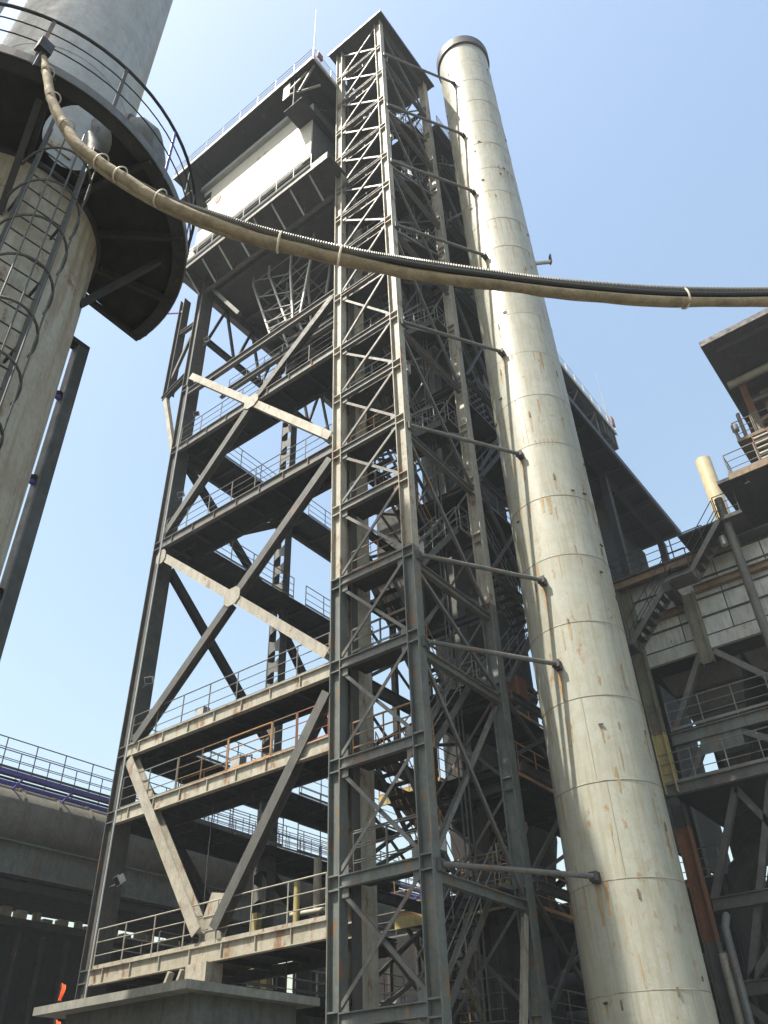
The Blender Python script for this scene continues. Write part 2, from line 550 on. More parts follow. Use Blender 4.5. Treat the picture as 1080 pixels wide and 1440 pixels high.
# side bracing (left face, Y = 24.2)
YS = YL-0.2
for a, b in (((XF+0.8, YS, 21.0), (23.55, YS, 15.6)), ((XF+0.8, YS, 26.9), (23.55, YS, 22.1)), ((XF+0.8, YS, 22.2), (23.55, YS, 27.0)), ((XF+0.8, YS, 12.4), (23.55, YS, 6.5)),
             ((CX1, YS, 10.4), (30.5, YS, 6.2)), ((CX1, YS, 21.4), (30.5, YS, 14.0))):
    MB().hbeam(a, b, 0.3, 0.3, (0, 1, 0)).build('brace', 'dark', fr)
# outer short post on a corbel, left of the front leg
hcol(XF+0.05, XF+0.5, 25.45, 25.8, 32.0, 39.6, fr, 'greyd', t=0.025)
MB().hbeam((XF+0.2, 25.9, 31.85), (XF+0.2, YL, 32.6), 0.3, 0.25).build('beam', 'greyd', fr)
MB().bar((XF+0.2, 25.62, 31.7), (XF+0.2, YL+0.02, 27.3), 0.22, 0.22, (1, 0, 0)).build('brace', 'cream', fr)
MB().hbeam((XF+0.2, YL, 36.6), (XF+0.2, 25.44, 36.6), 0.25, 0.2).build('beam', 'greyd', fr)
MB().bar((XF+0.2, YL+0.02, 36.2), (XF+0.2, 25.5, 33.0), 0.16, 0.16, (1, 0, 0)).build('brace', 'greyd', fr)
MB().bar((XF+0.2, 25.6, 38.6), (XF+0.2, 27.2, 39.8), 0.12, 0.12, (1, 0, 0)).build('brace', 'blue', fr)
# big upper deck (Z 40) with plate girders below
ZD = 40.1
MB().box(15.4, 33.0, 13.9, 24.6, ZD, ZD+0.12).build('platform_deck', 'greyd', fr)
MB().box(15.4, 15.5, 13.9, 24.6, ZD-0.45, ZD-0.002).build('beam', 'greyd', fr)
for x in (17.6, 20.0, 22.6, 25.2, 28, 31):
    MB().hbeam((x, 13.95, ZD-0.25), (x, 24.15, ZD-0.25), 0.48, 0.24).build('beam', 'greyd', fr)
MB().hbeam((15.52, YL+0.15, ZD-0.42), (33, YL+0.15, ZD-0.42), 0.82, 0.34).build('girder', 'grey', fr)
for y, zb in ((20.9, 36.8), (15.4, 37.6)):
    MB().hbeam((18.85, y, (zb+39.55)/2), (33, y, (zb+39.55)/2), 39.55-zb, 0.5, t=0.05).build('girder', 'greyd', fr)
    for k in range(9):
        MB().box(19.3+k*1.5, 19.34+k*1.5, y-0.24, y+0.24, zb+0.06, 39.49).build('stiffener', 'dark', fr)
# trussed side below the deck
tr = [(XF+0.9, 36.5), (33, 36.5)]
MB().hbeam((XF+0.76, YS, 35.6), (33, YS, 35.6), 0.3, 0.26).build('beam', 'dark', fr)
for k in range(8):
    x0 = XF+0.9+k*2
    MB().bar((x0, YS, 35.6), (x0+1, YS, 39.2), 0.13, 0.13, (0, 1, 0)).build('brace', 'dark', fr)
    MB().bar((x0+1, YS, 39.2), (x0+2, YS, 35.6), 0.13, 0.13, (0, 1, 0)).build('brace', 'dark', fr)
MB().bar((XF+0.4, YL-0.5, 39.4), (XF+0.4, 21.0, 35.0), 0.2, 0.2, (1, 0, 0)).build('brace', 'greyd', fr)
railing([(15.45, 15.0, ZD+0.12), (15.45, 24.5, ZD+0.12)], fr, 'galv', mids=3)
for k in range(8):
    y = 15.2+k*1.28
    MB().bar((15.5, y, ZD-0.3), (16.7, y, ZD-1.3), 0.08, 0.08).build('bracket', 'galv', fr)
    MB().bar((16.7, y, ZD-1.3), (16.7, y, ZD-0.46), 0.08, 0.08).build('bracket', 'greyd', fr)
MB().hbeam((16.7, 14.6, ZD-1.4), (16.7, 23.7, ZD-1.4), 0.18, 0.14).build('beam', 'grey', fr)
railing([(19.0, 14.8, 32.5), (19.0, 23.6, 32.5)], fr, 'galv', toe=False)
MB().tube([(15.38, 15.0, ZD-0.02), (15.38, 24.4, ZD-0.02)], 0.08, 8).build('pipe', 'galv', fr)
railing([(15.6, 24.55, ZD+0.12), (25, 24.55, ZD+0.12)], fr, 'galv')

# hanging lattice guide below the upper deck
lg = thing('lattice_guide', 'pale tapered lattice guide hanging under the dark upper deck', 'lattice frame', (18.6, 19, 33))
for x in (18.0, 19.4):
    P = [[(21.4, 39.4), (21.35, 38.6), (19.65, 33.2)], [(20.2, 39.4), (20.2, 38.6), (18.6, 33.4)], [(17.0, 39.4), (17.2, 37.2), (17.75, 33.3)], [(18.6, 39.4), (18.6, 37.5), (18.2, 33.3)]]
    for q in P:
        for i in range(2):
            MB().bar((x, q[i][0], q[i][1]), (x, q[i+1][0], q[i+1][1]), 0.1, 0.1, (1, 0, 0)).build('post', 'galv', lg)

    def at(q, z):
        for i in range(2):
            if q[i][1] >= z >= q[i+1][1]:
                f = (q[i][1]-z)/(q[i][1]-q[i+1][1])
                return q[i][0]+(q[i+1][0]-q[i][0])*f
        return q[-1][0]
    zs = [39.0, 37.2, 35.6, 34.5, 33.8, 33.4]
    for i, zz in enumerate(zs):
        MB().bar((x+0.06, at(P[0], zz), zz), (x+0.06, at(P[2], zz), zz), 0.05, 0.05).build('rung', 'guide', lg)
        if i < 5:
            z2 = zs[i+1]
            MB().bar((x-0.06, at(P[0], zz), zz), (x-0.06, at(P[3], z2), z2), 0.045, 0.045).build('brace', 'guide', lg)
            MB().bar((x+0.12, at(P[2], zz), zz), (x+0.12, at(P[1], z2), z2), 0.045, 0.045).build('brace', 'guide', lg)
for zz in (38, 36, 34.2):
    for q in P:
        MB().bar((18.05, at(q, zz), zz), (19.35, at(q, zz), zz), 0.05, 0.05).build('rung', 'guide', lg)

# white machinery house under the crane platform
ch = thing('machinery_house', 'long cream white machinery house with a grey eave under the dark crane platform', 'crane house', (18, 20, ZD+0.13))
WX = 16.0
for k in range(7):
    y0 = 15.6+k*1.266
    MB().box(WX, WX+0.08, y0, y0+1.26, 42.6, 48.35).build('wall_panel', 'white', ch)
MB().box(WX+0.09, 24.0, 15.6, 24.44, 42.62, 48.3).build('wall', 'greyd', ch)
MB().box(WX-0.25, WX+0.3, 16.5, 24.9, 48.36, 48.75).build('eave', 'galv', ch)
MB().box(WX-0.02, 24.0, 16.15, 24.5, 42.3, 42.6).build('sill_beam', 'dark', ch)
wf = MB().box(WX-0.05, WX-0.002, 23.75, 24.4, 47.0, 47.75).build('window', 'glass', ch)
MB().box(WX-0.07, WX-0.052, 23.7, 24.45, 46.92, 46.99).build('frame', 'rail', wf)
sg = MB()
n = 20
vs = [(WX-0.03, 23.0+0.25*math.cos(k*2*math.pi/n), 46.25+0.42*math.sin(k*2*math.pi/n)) for k in range(n)]
vs += [(WX-0.002, y, zz) for _, y, zz in vs]
sg.raw(vs, [tuple(range(n-1, -1, -1))]+[(k, (k+1) % n, n+(k+1) % n, n+k) for k in range(n)])
sg.build('round_sign', 'red', ch)
mk = MB()          # faded characters
for cy in (19.75, 19.25):
    mk.box(WX-0.006, WX-0.002, cy-0.16, cy+0.16, 47.1, 47.15).box(WX-0.006, WX-0.002, cy-0.02, cy+0.02, 46.7, 47.3)
    mk.box(WX-0.006, WX-0.002, cy-0.13, cy+0.13, 46.85, 46.89)
mk.build('faded_lettering', 'rail', ch)
MB().box(WX+0.1, WX+0.3, 24.5, 25.3, 40.4, 43.2).build('hoist_plate', 'white', ch)
for y in (16.5, 19, 21.5, 23.85):
    MB().box(WX+0.4, WX+0.7, y-0.12, y+0.12, ZD+0.122, 42.3).build('leg', 'dark', ch)
    MB().box(22.6, 22.9, y-0.12, y+0.12, ZD+0.122, 42.3).build('leg', 'dark', ch)

# crane runway platform on top
cg = thing('crane_runway_platform', 'long dark flat crane runway platform with railings at the very top of the steel frame', 'crane platform', (30, 20, 49))
ZR = 49.9
XR0, XR1, YR0, YR1 = 14.6, 54.0, 14.4, 26.0
MB().box(XR0, XR1, YR0, YR1, ZR-0.14, ZR).build('platform_deck', 'dark', cg)
MB().box(XR0-0.05, XR0-0.002, YR0, YR1, ZR-0.3, ZR+0.05).build('fascia', 'grey', cg)
MB().box(XR0, XR1, YR0-0.05, YR0-0.002, ZR-0.3, ZR+0.05).build('fascia', 'light', cg)
railing([(XR0, YR1, ZR), (XR0, YR0, ZR), (XR1, YR0, ZR)], cg, 'galv', step=1.5)
for y in (15.9, 24.6):
    MB().hbeam((14.75, y, 48.1), (XR1-1, y, 48.1), 3.2, 1.3, t=0.06).build('girder', 'dark', cg)
MB().box(14.70, 14.745, 16.2, 16.7, 47.9, 49.7).build('end_plate', 'grey', cg)
for k in range(13):
    x = XR0+0.3+k*3.2
    MB().bar((x, YR0+0.2, ZR-0.3), (x, 15.6, ZR-1.9), 0.12, 0.12, (1, 0, 0)).build('bracket', 'grey', cg)
    MB().bar((x, YR0+0.2, ZR-0.24), (x, 15.6, ZR-0.24), 0.12, 0.16, (1, 0, 0)).build('bracket', 'dark', cg)
    if k:
        MB().bar((x, YR0+0.25, ZR-0.35), (x-1.6, 15.6, ZR-1.6), 0.1, 0.1, (0, 1, 0)).build('bracket', 'dark', cg)
MB().bar((14.72, 16.2, 48.0), (15.6, 14.7, 48.6), 0.1, 0.1).build('bracket', 'light', cg)
MB().bar((14.72, 16.2, 48.6), (14.9, 15.1, ZR-0.35), 0.08, 0.08).build('bracket', 'light', cg)
MB().hbeam((14.8, YR0+0.4, ZR-0.35), (XR1-0.5, YR0+0.4, ZR-0.35), 0.36, 0.2).build('beam', 'dark', cg)
MB().hbeam((XR1-3.5, YR0+0.6, 40), (XR1-3.5, YR0+0.6, ZR-0.6), 0.5, 0.4, (0, 1, 0)).build('column', 'greyd', cg)
for k in range(4):
    MB().box(XR1-2.8+k*0.75, XR1-2.45+k*0.75, YR0+0.1, YR0+0.9, ZR-1.9, ZR-0.4).build('buffer_block', 'dark', cg)
for y in (18.8, 20.3, 21.8, 23.3):
    MB().hbeam((16, y, ZR-0.32), (50, y, ZR-0.32), 0.3, 0.16).build('beam', 'dark', cg)
tag(MB().tube([(XR0, 14.35, ZR), (XR0, 14.35, ZR+3.0), (XR0, 14.35, ZR+6.3)], [0.035, 0.028, 0.01], 6).build('lightning_rod', 'rail'),
    'thin lightning rod rising from the left corner of the crane platform', 'lightning rod')
tag(MB().tube([(XR1-1.3, 14.38, ZR), (XR1-1.3, 14.38, ZR+3.0), (XR1-1.3, 14.38, ZR+6.6)], [0.045, 0.032, 0.015], 6).build('lightning_rod', 'rail'),
    'thin lightning rod on the far crane platform end, right of the chimney', 'lightning rod')
tag(MB().box(XR0+0.3, XR0+0.7, 14.3, 14.42, ZR+0.6, ZR+1.15).box(XR0+0.48, XR0+0.52, 14.34, 14.38, ZR, ZR+0.6).build('warning_board', 'red'), 'small red board on the platform corner rail beside the left lightning rod', 'board')
tag(MB().box(XR1-0.9, XR1-0.4, 14.2, 14.34, ZR+0.3, ZR+1.3).build('warning_board', 'red'), 'small faded red board on the far end rail right of the chimney', 'board')

# =================================================================== STAIR TOWER
st = thing('stair_tower', 'slender cross braced steel stair tower with pale columns in front of the frame', 'stair tower', (18.9, 12.8, 0))
SZ = [4.15, 7.1, 10.1, 13.1, 16.0, 18.95, 21.55, 24.35, 27.1, 30.5, 33.6, 36.4, 38.9, 41.7, 44.5, 47.5, 50.6]
ZTOP = 53.75
X0, X1, Y0, Y1 = 16.6, 21.4, 11.16, 14.4
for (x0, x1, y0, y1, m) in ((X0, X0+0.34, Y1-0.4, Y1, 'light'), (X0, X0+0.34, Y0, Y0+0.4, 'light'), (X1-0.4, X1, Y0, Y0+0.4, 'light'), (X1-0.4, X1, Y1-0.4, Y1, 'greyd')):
    segs = [0.0, 16.0, 30.5, 41.7, ZTOP]
    mm = [m]*4 if m != 'light' else ['teal', m, m, m]  # lowest segments tinted teal: shade on the tower foot put into the colour
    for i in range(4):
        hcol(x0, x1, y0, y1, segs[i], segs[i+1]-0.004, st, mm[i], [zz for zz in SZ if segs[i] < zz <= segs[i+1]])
yl, yr = Y1-0.4, Y0+0.4
for i, zz in enumerate(SZ):
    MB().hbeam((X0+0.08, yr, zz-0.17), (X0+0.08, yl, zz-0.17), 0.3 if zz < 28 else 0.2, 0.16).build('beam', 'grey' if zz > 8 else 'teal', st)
    MB().hbeam((X1-0.2, yr, zz-0.17), (X1-0.2, yl, zz-0.17), 0.26, 0.16).build('beam', 'dark', st)
    MB().hbeam((X0+0.34, Y1-0.2, zz-0.17), (X1-0.4, Y1-0.2, zz-0.17), 0.26, 0.16).build('beam', 'dark', st)
    z2 = SZ[i+1] if i+1 < len(SZ) else ZTOP-0.05
    mt = 'grey'
    MB().angle((X0+0.06, yl, zz+0.1), (X0+0.06, yr, z2-0.4), 0.1, (1, 0, 0)).build('brace', mt, st)
    MB().angle((X0+0.11, yl, z2-0.4), (X0+0.11, yr, zz+0.1), 0.1, (1, 0, 0)).build('brace', mt, st)
    MB().angle((X0+0.5, Y1-0.16, zz+0.1), (X1-0.45, Y1-0.16, z2-0.4), 0.1, (0, 1, 0)).build('brace', 'dark', st)
    for y in (yl-0.1, yr+0.1):
        MB().box(X0+0.075, X0+0.09, y-0.14, y+0.14, zz-0.55, zz+0.2).build('gusset_plate', mt, st)
ST = [6.85, 12.72, 15.65, 21.0, 26.45, 32.9, 38.15, 43.6, 49.4]
for i, zz in enumerate(ST):
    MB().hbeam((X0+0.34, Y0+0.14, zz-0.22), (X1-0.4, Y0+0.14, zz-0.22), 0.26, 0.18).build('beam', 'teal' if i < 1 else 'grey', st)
    z2 = ST[i+1] if i+1 < len(ST) else ZTOP-0.3
    MB().angle((X0+0.36, Y0+0.10, z2-0.4), (X1-0.42, Y0+0.10, zz+0.1), 0.12, (0, 1, 0), 0.02).build('brace', 'grey', st)
    if i in (0, 3, 4, 5, 6, 7):
        zm = (zz+z2)/2
        MB().angle((X0+0.36, Y0+0.2, zz+0.2), (X1-0.42, Y0+0.2, zm if i != 0 else z2-0.4), 0.12, (0, 1, 0), 0.02).build('brace', 'grey', st)
MB().angle((X1-0.42, Y0+0.1, 6.4), (X0+2.6, Y0+0.1, 0.4), 0.2, (0, 1, 0), 0.03).build('brace', 'light', st)
# stairs inside
for i in range(len(SZ)-1):
    za, zb = SZ[i], SZ[i+1]
    yy = 12.15 if i % 2 == 0 else 13.2
    xa, xb = (17.75, 20.35) if i % 2 == 0 else (20.35, 17.75)
    rm = 'orange' if i in (1, 3, 5) else 'rail'
    flight((xa, yy, za), (xb, yy, zb), 0.85, st, rm, 'greyd')
    xl = (16.95, 17.75) if i % 2 == 1 else (20.35, 21.15)
    MB().box(xl[0], xl[1], 11.6, 13.9, zb-0.08, zb-0.03).build('landing', 'dark', st)
    xo = 17.0 if i % 2 == 1 else 21.1
    railing([(xo, 11.7, zb-0.03), (xo, 13.85, zb-0.03)], st, rm, step=1.1)
    xs = (17.0, 17.7) if i % 2 == 1 else (20.4, 21.1)
    railing([(xs[0], 11.62, zb-0.03), (xs[1], 11.62, zb-0.03)], st, rm)
    if i % 2 == 0:
        MB().box(16.95, 17.7, 11.62, 13.9, zb-0.12, zb-0.07).build('landing', 'dark', st)
        railing([(16.98, 11.7, zb-0.07), (16.98, 13.85, zb-0.07)], st, rm, step=1.1)
for i, zz in enumerate(SZ):
    z2 = SZ[i+1] if i+1 < len(SZ) else ZTOP-0.05
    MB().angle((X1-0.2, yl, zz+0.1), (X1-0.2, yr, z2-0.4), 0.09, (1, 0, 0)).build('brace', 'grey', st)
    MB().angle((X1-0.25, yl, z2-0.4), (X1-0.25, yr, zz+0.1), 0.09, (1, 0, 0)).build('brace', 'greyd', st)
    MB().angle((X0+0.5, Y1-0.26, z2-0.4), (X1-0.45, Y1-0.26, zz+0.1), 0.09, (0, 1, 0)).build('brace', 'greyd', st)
    MB().angle((X0+0.36, Y0+0.26, zz+0.05), (X0+2.4, Y0+0.26, z2-0.35), 0.08, (0, 1, 0)).build('brace', 'greyd', st)
    if zz > 5:
        railing([(X0+0.42, yr+0.05, zz), (X0+0.42, yl-0.05, zz)], st, 'rail', step=1.2)
    if i % 3 == 1:
        MB().box(X0+0.9, X0+1.15, Y0+0.35, Y0+0.75, zz+0.3, zz+0.85).build('switch_box', 'galv', st)
for y in (12.6, 12.75, 12.9):
    MB().tube([(X1-0.5, y, 0.2), (X1-0.5, y+0.02, 26), (X1-0.5, y, 53)], 0.03, 6).build('conduit', 'greyd', st)
MB().box(X0+0.45, X0+0.75, Y1-0.5, Y1-0.42, 0.2, 53.2).build('cable_tray', 'greyd', st)
# roof with fascia
MB().box(X0-0.3, X1+0.35, Y0-0.3, Y1+0.4, ZTOP, ZTOP+0.06).build('roof', 'dark', st)
MB().box(X0-0.34, X0-0.3, Y0-0.34, Y1+0.44, ZTOP-0.12, ZTOP+0.14).build('roof_fascia', 'greyd', st)
MB().box(X0-0.296, X1+0.35, Y0-0.34, Y0-0.304, ZTOP-0.12, ZTOP+0.14).build('roof_fascia', 'dark', st)
for x in (17.6, 18.8, 20.0):
    MB().box(x-0.05, x+0.05, Y0-0.25, Y1+0.35, ZTOP-0.14, ZTOP-0.003).build('rafter', 'dark', st)
MB().hbeam((X0+0.34, Y0+0.14, ZTOP-0.3), (X1-0.4, Y0+0.14, ZTOP-0.3), 0.3, 0.18).build('beam', 'greyd', st)
# tubular ties to the chimney
CHX, CHY, CHR = 22.1, 8.84, 1.48
for zz in ST:
    a = Vector((X0+0.25, Y0-0.09, zz))
    d = Vector((20.45, 8.95, zz))
    tb = MB().tube([a, d], 0.07, 12).build('tie_tube', 'grey', st, smooth=True)
    e = MB().box(d.x-0.02, d.x+0.3, d.y-0.09, d.y+0.09, zz-0.15, zz+0.11)
    e.box(d.x-0.07, d.x-0.02, d.y-0.12, d.y+0.12, zz-0.11, zz+0.11)
    e.build('bracket', 'rim', tb)
    MB().box(a.x-0.12, a.x+0.15, a.y-0.0, a.y+0.088, zz-0.16, zz+0.14).build('end_plate', 'greyd', tb)
MB().box(21.9, 22.5, 11.0, 11.6, 12.9, 13.6).build('control_box', 'rust', st)

# =================================================================== CHIMNEY
cn = thing('steel_chimney', 'tall pale painted steel chimney with weld rings and rust streaks right of the stair tower', 'chimney', (CHX, CHY, 0))
seams = [1.9, 4.33, 6.74, 9.18, 11.6, 14.01, 16.47, 18.9, 21.33, 23.77, 26.18, 28.58, 30.95, 33.26, 35.46, 37.79, 39.86, 42.31, 44.58, 46.87, 49.3, 51.7, 53.9]
prev = 0.0
for i, zz in enumerate(seams):
    r = CHR+random.uniform(-0.004, 0.004)
    MB().lathe(CHX, CHY, [(r, prev+0.004), (r, zz-0.004)], 96).build('shell_course', 'chim', cn, smooth=True)
    if i < len(seams)-1:
        w = CHR+0.006
        b = MB().lathe(CHX, CHY, [(CHR-0.02, zz-0.016), (w, zz-0.012), (w+0.004, zz), (w, zz+0.012), (CHR-0.02, zz+0.016)], 96)
        b.build('weld_seam', 'seam', cn, smooth=True)
    # vertical weld
    a = math.pi+0.39+random.uniform(-1.1, 1.1)
    MB().tube([(CHX+(CHR+0.002)*math.cos(a), CHY+(CHR+0.002)*math.sin(a), prev+0.02), (CHX+(CHR+0.002)*math.cos(a), CHY+(CHR+0.002)*math.sin(a), zz-0.02)], 0.0045, 5).build('weld_seam', 'seam', cn)
    prev = zz
rb = MB().lathe(CHX, CHY, [(CHR-0.05, 53.9), (CHR+0.02, 53.905), (CHR+0.12, 53.95), (CHR+0.13, 54.75), (CHR+0.02, 54.78), (CHR-0.1, 54.78), (CHR-0.1, 50)], 96)
rb.build('rim', 'rim', cn, smooth=True)


def on_shell(a, z, r=CHR):
    return Vector((CHX+r*math.cos(a), CHY+r*math.sin(a), z))


def stain(a, z, w, h, parent):
    """rust run: a thin irregular skin of oxide below a lug"""
    b = MB()
    n = 9
    vs = []
    for i in range(n):
        f = i/(n-1)
        ww = w*(1-0.55*f)*random.uniform(0.65, 1.1)
        aa = a+random.uniform(-0.006, 0.006)
        for s in (-1, 0, 1):
            vs.append(on_shell(aa+s*ww/2/CHR, z-h*f, CHR+0.0055 if s == 0 else CHR+0.0048))
    fs = []
    for i in range(n-1):
        for s in range(2):
            o = i*3+s
            fs.append((o, o+3, o+4, o+1))
    b.raw(vs, fs)
    return b.build('rust_run', 'runstain', parent, smooth=True)


# left over erection lugs with rust runs
A_CAM = math.atan2(-CHY, -CHX)
for k in range(250):
    zz = random.uniform(3.5, 53)
    a = A_CAM+random.uniform(-1.35, 1.35)
    t = random.random()
    if t < 0.1:
        p = on_shell(a, zz, CHR+0.03)
        tdir = Vector((-math.sin(a), math.cos(a), 0))
        lb = MB().bar(p-tdir*random.uniform(0.04, 0.1), p+tdir*random.uniform(0.04, 0.1), 0.03, 0.045).build('lug', 'rim', cn)
        if random.random() < 0.45:
            stain(a, zz-0.03, 0.09, random.uniform(0.25, 0.9), cn)
    elif t < 0.24:
        p = on_shell(a, zz, CHR+0.015)
        MB().bar(p, p-Vector((0, 0, random.uniform(0.1, 0.3))), 0.04, 0.025, (math.cos(a), math.sin(a), 0)).build('lug', 'brown', cn)
        if random.random() < 0.6:
            stain(a, zz-0.1, 0.1, random.uniform(0.3, 1.0), cn)
    elif t < 0.75:
        stain(a, zz, random.uniform(0.025, 0.08), random.uniform(0.15, 0.9), cn)
    else:
        sz = random.choice(seams[2:-1])
        stain(a, sz-0.02, random.uniform(0.04, 0.16), random.uniform(0.2, 1.1), cn)
for zz in ST:
    a = math.atan2(8.95-CHY, 20.6-CHX)
    stain(a-0.03, zz-0.1, 0.2, 1.0, cn)
for k in range(6):
    stain(A_CAM+(-0.05+0.1*k), 21.33+0.16, 0.06, 0.3, cn)
# small nozzle and bracket right of the stack
p = on_shell(A_CAM+math.pi/2+0.2, 33.8, CHR-0.05)
q = p+Vector((0.42, -0.66, 0.0))
nz = MB().tube([p, q], 0.09, 10).build('nozzle', 'galv', cn, smooth=True)
MB().bar(q+Vector((0.0, 0, -0.1)), q+Vector((0.02, -0.02, 0.5)), 0.2, 0.06).build('flange', 'greyd', nz)

# =================================================================== LEFT VESSEL WITH RING PLATFORM
vs_ = thing('ladder_vessel', 'pale vertical process vessel with dark ring platform and caged ladder, upper left', 'vessel', (2.31, 8.39, 0))
VX, VY, ZP = 2.31, 8.39, 12.6
MB().lathe(VX, VY, [(1.31, 0), (1.31, 5), (1.29, 11.2), (1.28, 12.45)], 80).build('lower_shell', 'ves2', vs_, smooth=True)
MB().lathe(VX, VY, [(1.2, 12.45), (1.2, 30)], 80).build('upper_shell', 'ves', vs_, smooth=True)
MB().lathe(VX, VY, [(1.2, 12.4), (1.33, 12.41), (1.33, 12.5), (1.2, 12.51)], 80).build('flange_ring', 'rim', vs_, smooth=True)
MB().lathe(VX, VY, [(1.2, 15.85), (1.207, 15.86), (1.207, 15.9), (1.2, 15.91)], 80).build('weld_seam', 'ves', vs_, smooth=True)
RP = 2.58
# ring deck with a round ladder hatch cut through it
AE0, AE1 = rad(4), rad(-215)
HC, HR = Vector((2.13, 6.5)), 0.52
NA = 56
outer = [(VX+RP*math.cos(AE0+(AE1-AE0)*k/NA), VY+RP*math.sin(AE0+(AE1-AE0)*k/NA)) for k in range(NA+1)]
inner = [(VX+1.21*math.cos(AE0+(AE1-AE0)*k/NA), VY+1.21*math.sin(AE0+(AE1-AE0)*k/NA)) for k in range(NA+1)]
hole = [(HC.x+HR*0.8*math.cos(2*math.pi*k/28), HC.y+HR*math.sin(2*math.pi*k/28)) for k in range(28)]
pts2 = [Vector(p) for p in outer+inner[::-1]+hole]
no, nh = len(outer)+len(inner), len(hole)
ed = [(i, (i+1) % no) for i in range(no)]+[(no+i, no+(i+1) % nh) for i in range(nh)]
cv, ce, cf, *_ = delaunay_2d_cdt(pts2, ed, [], 0, 1e-5)


def in_deck(c):
    r = math.hypot(c.x-VX, c.y-VY)
    a = math.degrees(math.atan2(c.y-VY, c.x-VX))
    if a > 4.01:
        a -= 360
    if not (1.2 < r < RP+0.01 and -215.1 < a < 4.01):
        return False
    return ((c.x-HC.x)/(0.8*HR))**2+((c.y-HC.y)/HR)**2 > 0.98


pb = MB()
nv = len(cv)
fs = []
for f in cf:
    c = sum((cv[i] for i in f), Vector((0, 0)))/len(f)
    if in_deck(c):
        fs.append(tuple(f))
pb.raw([(p.x, p.y, ZP) for p in cv]+[(p.x, p.y, ZP-0.012) for p in cv], fs+[tuple(nv+i for i in reversed(f)) for f in fs])
pl_ = pb.build('ring_platform', 'black', vs_)
MB().lathe(VX, VY, [(RP-0.01, ZP-0.08), (RP+0.01, ZP-0.08), (RP+0.01, ZP+0.1), (RP-0.01, ZP+0.1), (RP-0.01, ZP-0.08)], NA, AE1, AE0).build('rim_band', 'grey', vs_)
MB().lathe(VX, VY, [(RP-0.2, ZP-0.1), (RP-0.012, ZP-0.1)], NA, AE1, AE0).build('rim_angle', 'dark', vs_)
for a in (-20, -48, -76, -110, -140, -170, -200):
    c, s = math.cos(rad(a)), math.sin(rad(a))
    MB().bar((VX+1.25*c, VY+1.25*s, ZP-0.1), (VX+(RP-0.03)*c, VY+(RP-0.03)*s, ZP-0.1), 0.06, 0.14).build('radial_rib', 'dark', vs_)
MB().bar((VX+1.25, VY+0.15, ZP-0.07), (VX+RP-0.03, VY+0.17, ZP-0.07), 0.08, 0.1).build('radial_rib', 'dark', vs_)
for a in (-38, -112, -150):
    c, s = math.cos(rad(a)), math.sin(rad(a))
    MB().bar((VX+1.28*c, VY+1.28*s, ZP-1.5), (VX+2.2*c, VY+2.2*s, ZP-0.18), 0.08, 0.08).build('knee_brace', 'dark', vs_)


def arc(r, z, a0, a1, n=48):
    return [(VX+r*math.cos(a0+(a1-a0)*k/n), VY+r*math.sin(a0+(a1-a0)*k/n), z) for k in range(n+1)]


rl = MB().tube(arc(RP, ZP+1.2, AE0, AE1), 0.026, 8).build('top_rail', 'cable', vs_, smooth=True)
for zz in (0.48, 0.84):
    MB().tube(arc(RP, ZP+zz, AE0, AE1), 0.011, 6).build('mid_rail', 'cable', vs_, smooth=True)
for k in range(10):
    a = AE0+rad(-4)-rad(23.2)*k
    c, s = math.cos(a), math.sin(a)
    MB().bar((VX+RP*c, VY+RP*s, ZP-0.1), (VX+RP*c, VY+RP*s, ZP+1.19), 0.05, 0.012, (c, s, 0)).build('rail_post', 'greyd' if k not in (3,) else 'blue', vs_)
# nozzle drum on the far right side and small plate on the shell
na = Vector((math.cos(rad(-50)), math.sin(rad(-50)), 0))
nb = Vector((VX, VY, ZP+1.9))
nzl = MB().tube([nb+na*0.9, nb+na*1.75, nb+na*1.95, nb+na*2.02], [0.65, 0.65, 0.5, 0.1], 32).build('side_nozzle', 'grey', vs_, smooth=True)
MB().tube([nb+na*1.5, nb+na*1.56], 0.7, 32).build('nozzle_flange', 'greyd', nzl, smooth=True)
a = rad(-97)
MB().bar((VX+1.205*math.cos(a), VY+1.205*math.sin(a), ZP+0.55), (VX+1.205*math.cos(a), VY+1.205*math.sin(a), ZP+0.85), 0.42, 0.02, (math.cos(a), math.sin(a), 0)).build('patch_plate', 'light', vs_)
# caged ladder
ca = rad(-95.8)
er = Vector((math.cos(ca), math.sin(ca), 0))
et = Vector((-math.sin(ca), math.cos(ca), 0))
lc = Vector((VX, VY, 0))+er*1.62
cl = MB()
for s in (-1, 1):
    MB().bar(lc+et*s*0.29+Vector((0, 0, 2.2)), lc+et*s*0.29+Vector((0, 0, ZP+1.1)), 0.05, 0.012, er).build('ladder_rail', 'greyd', vs_)
z = 2.4
while z < ZP-0.1:
    MB().tube([lc-et*0.29+Vector((0, 0, z)), lc+et*0.29+Vector((0, 0, z))], 0.011, 6).build('rung', 'cable', vs_)
    z += 0.3
z = 4.2
hp = []
for k in range(15):
    a = math.pi*k/14
    hp.append(er*(0.62*math.sin(a)+0.02)+et*(-0.42*math.cos(a)))
while z < ZP-0.2:
    MB().tube([lc+h+Vector((0, 0, z)) for h in hp], 0.017, 6).build('cage_hoop', 'greyd', vs_, smooth=True)
    z += 0.75
for k in (3, 5, 7, 9, 11):
    MB().tube([lc+hp[k]*1.0+Vector((0, 0, 4.2)), lc+hp[k]+Vector((0, 0, ZP-0.4))], 0.012, 5).build('cage_strap', 'greyd', vs_)
z = 4.0
while z < ZP-0.8:
    for s in (-1, 1):
        MB().bar(lc+et*s*0.29+Vector((0, 0, z)), lc+et*s*0.29-er*0.33+Vector((0, 0, z)), 0.03, 0.05).build('ladder_bracket', 'rim', vs_)
    z += 1.2
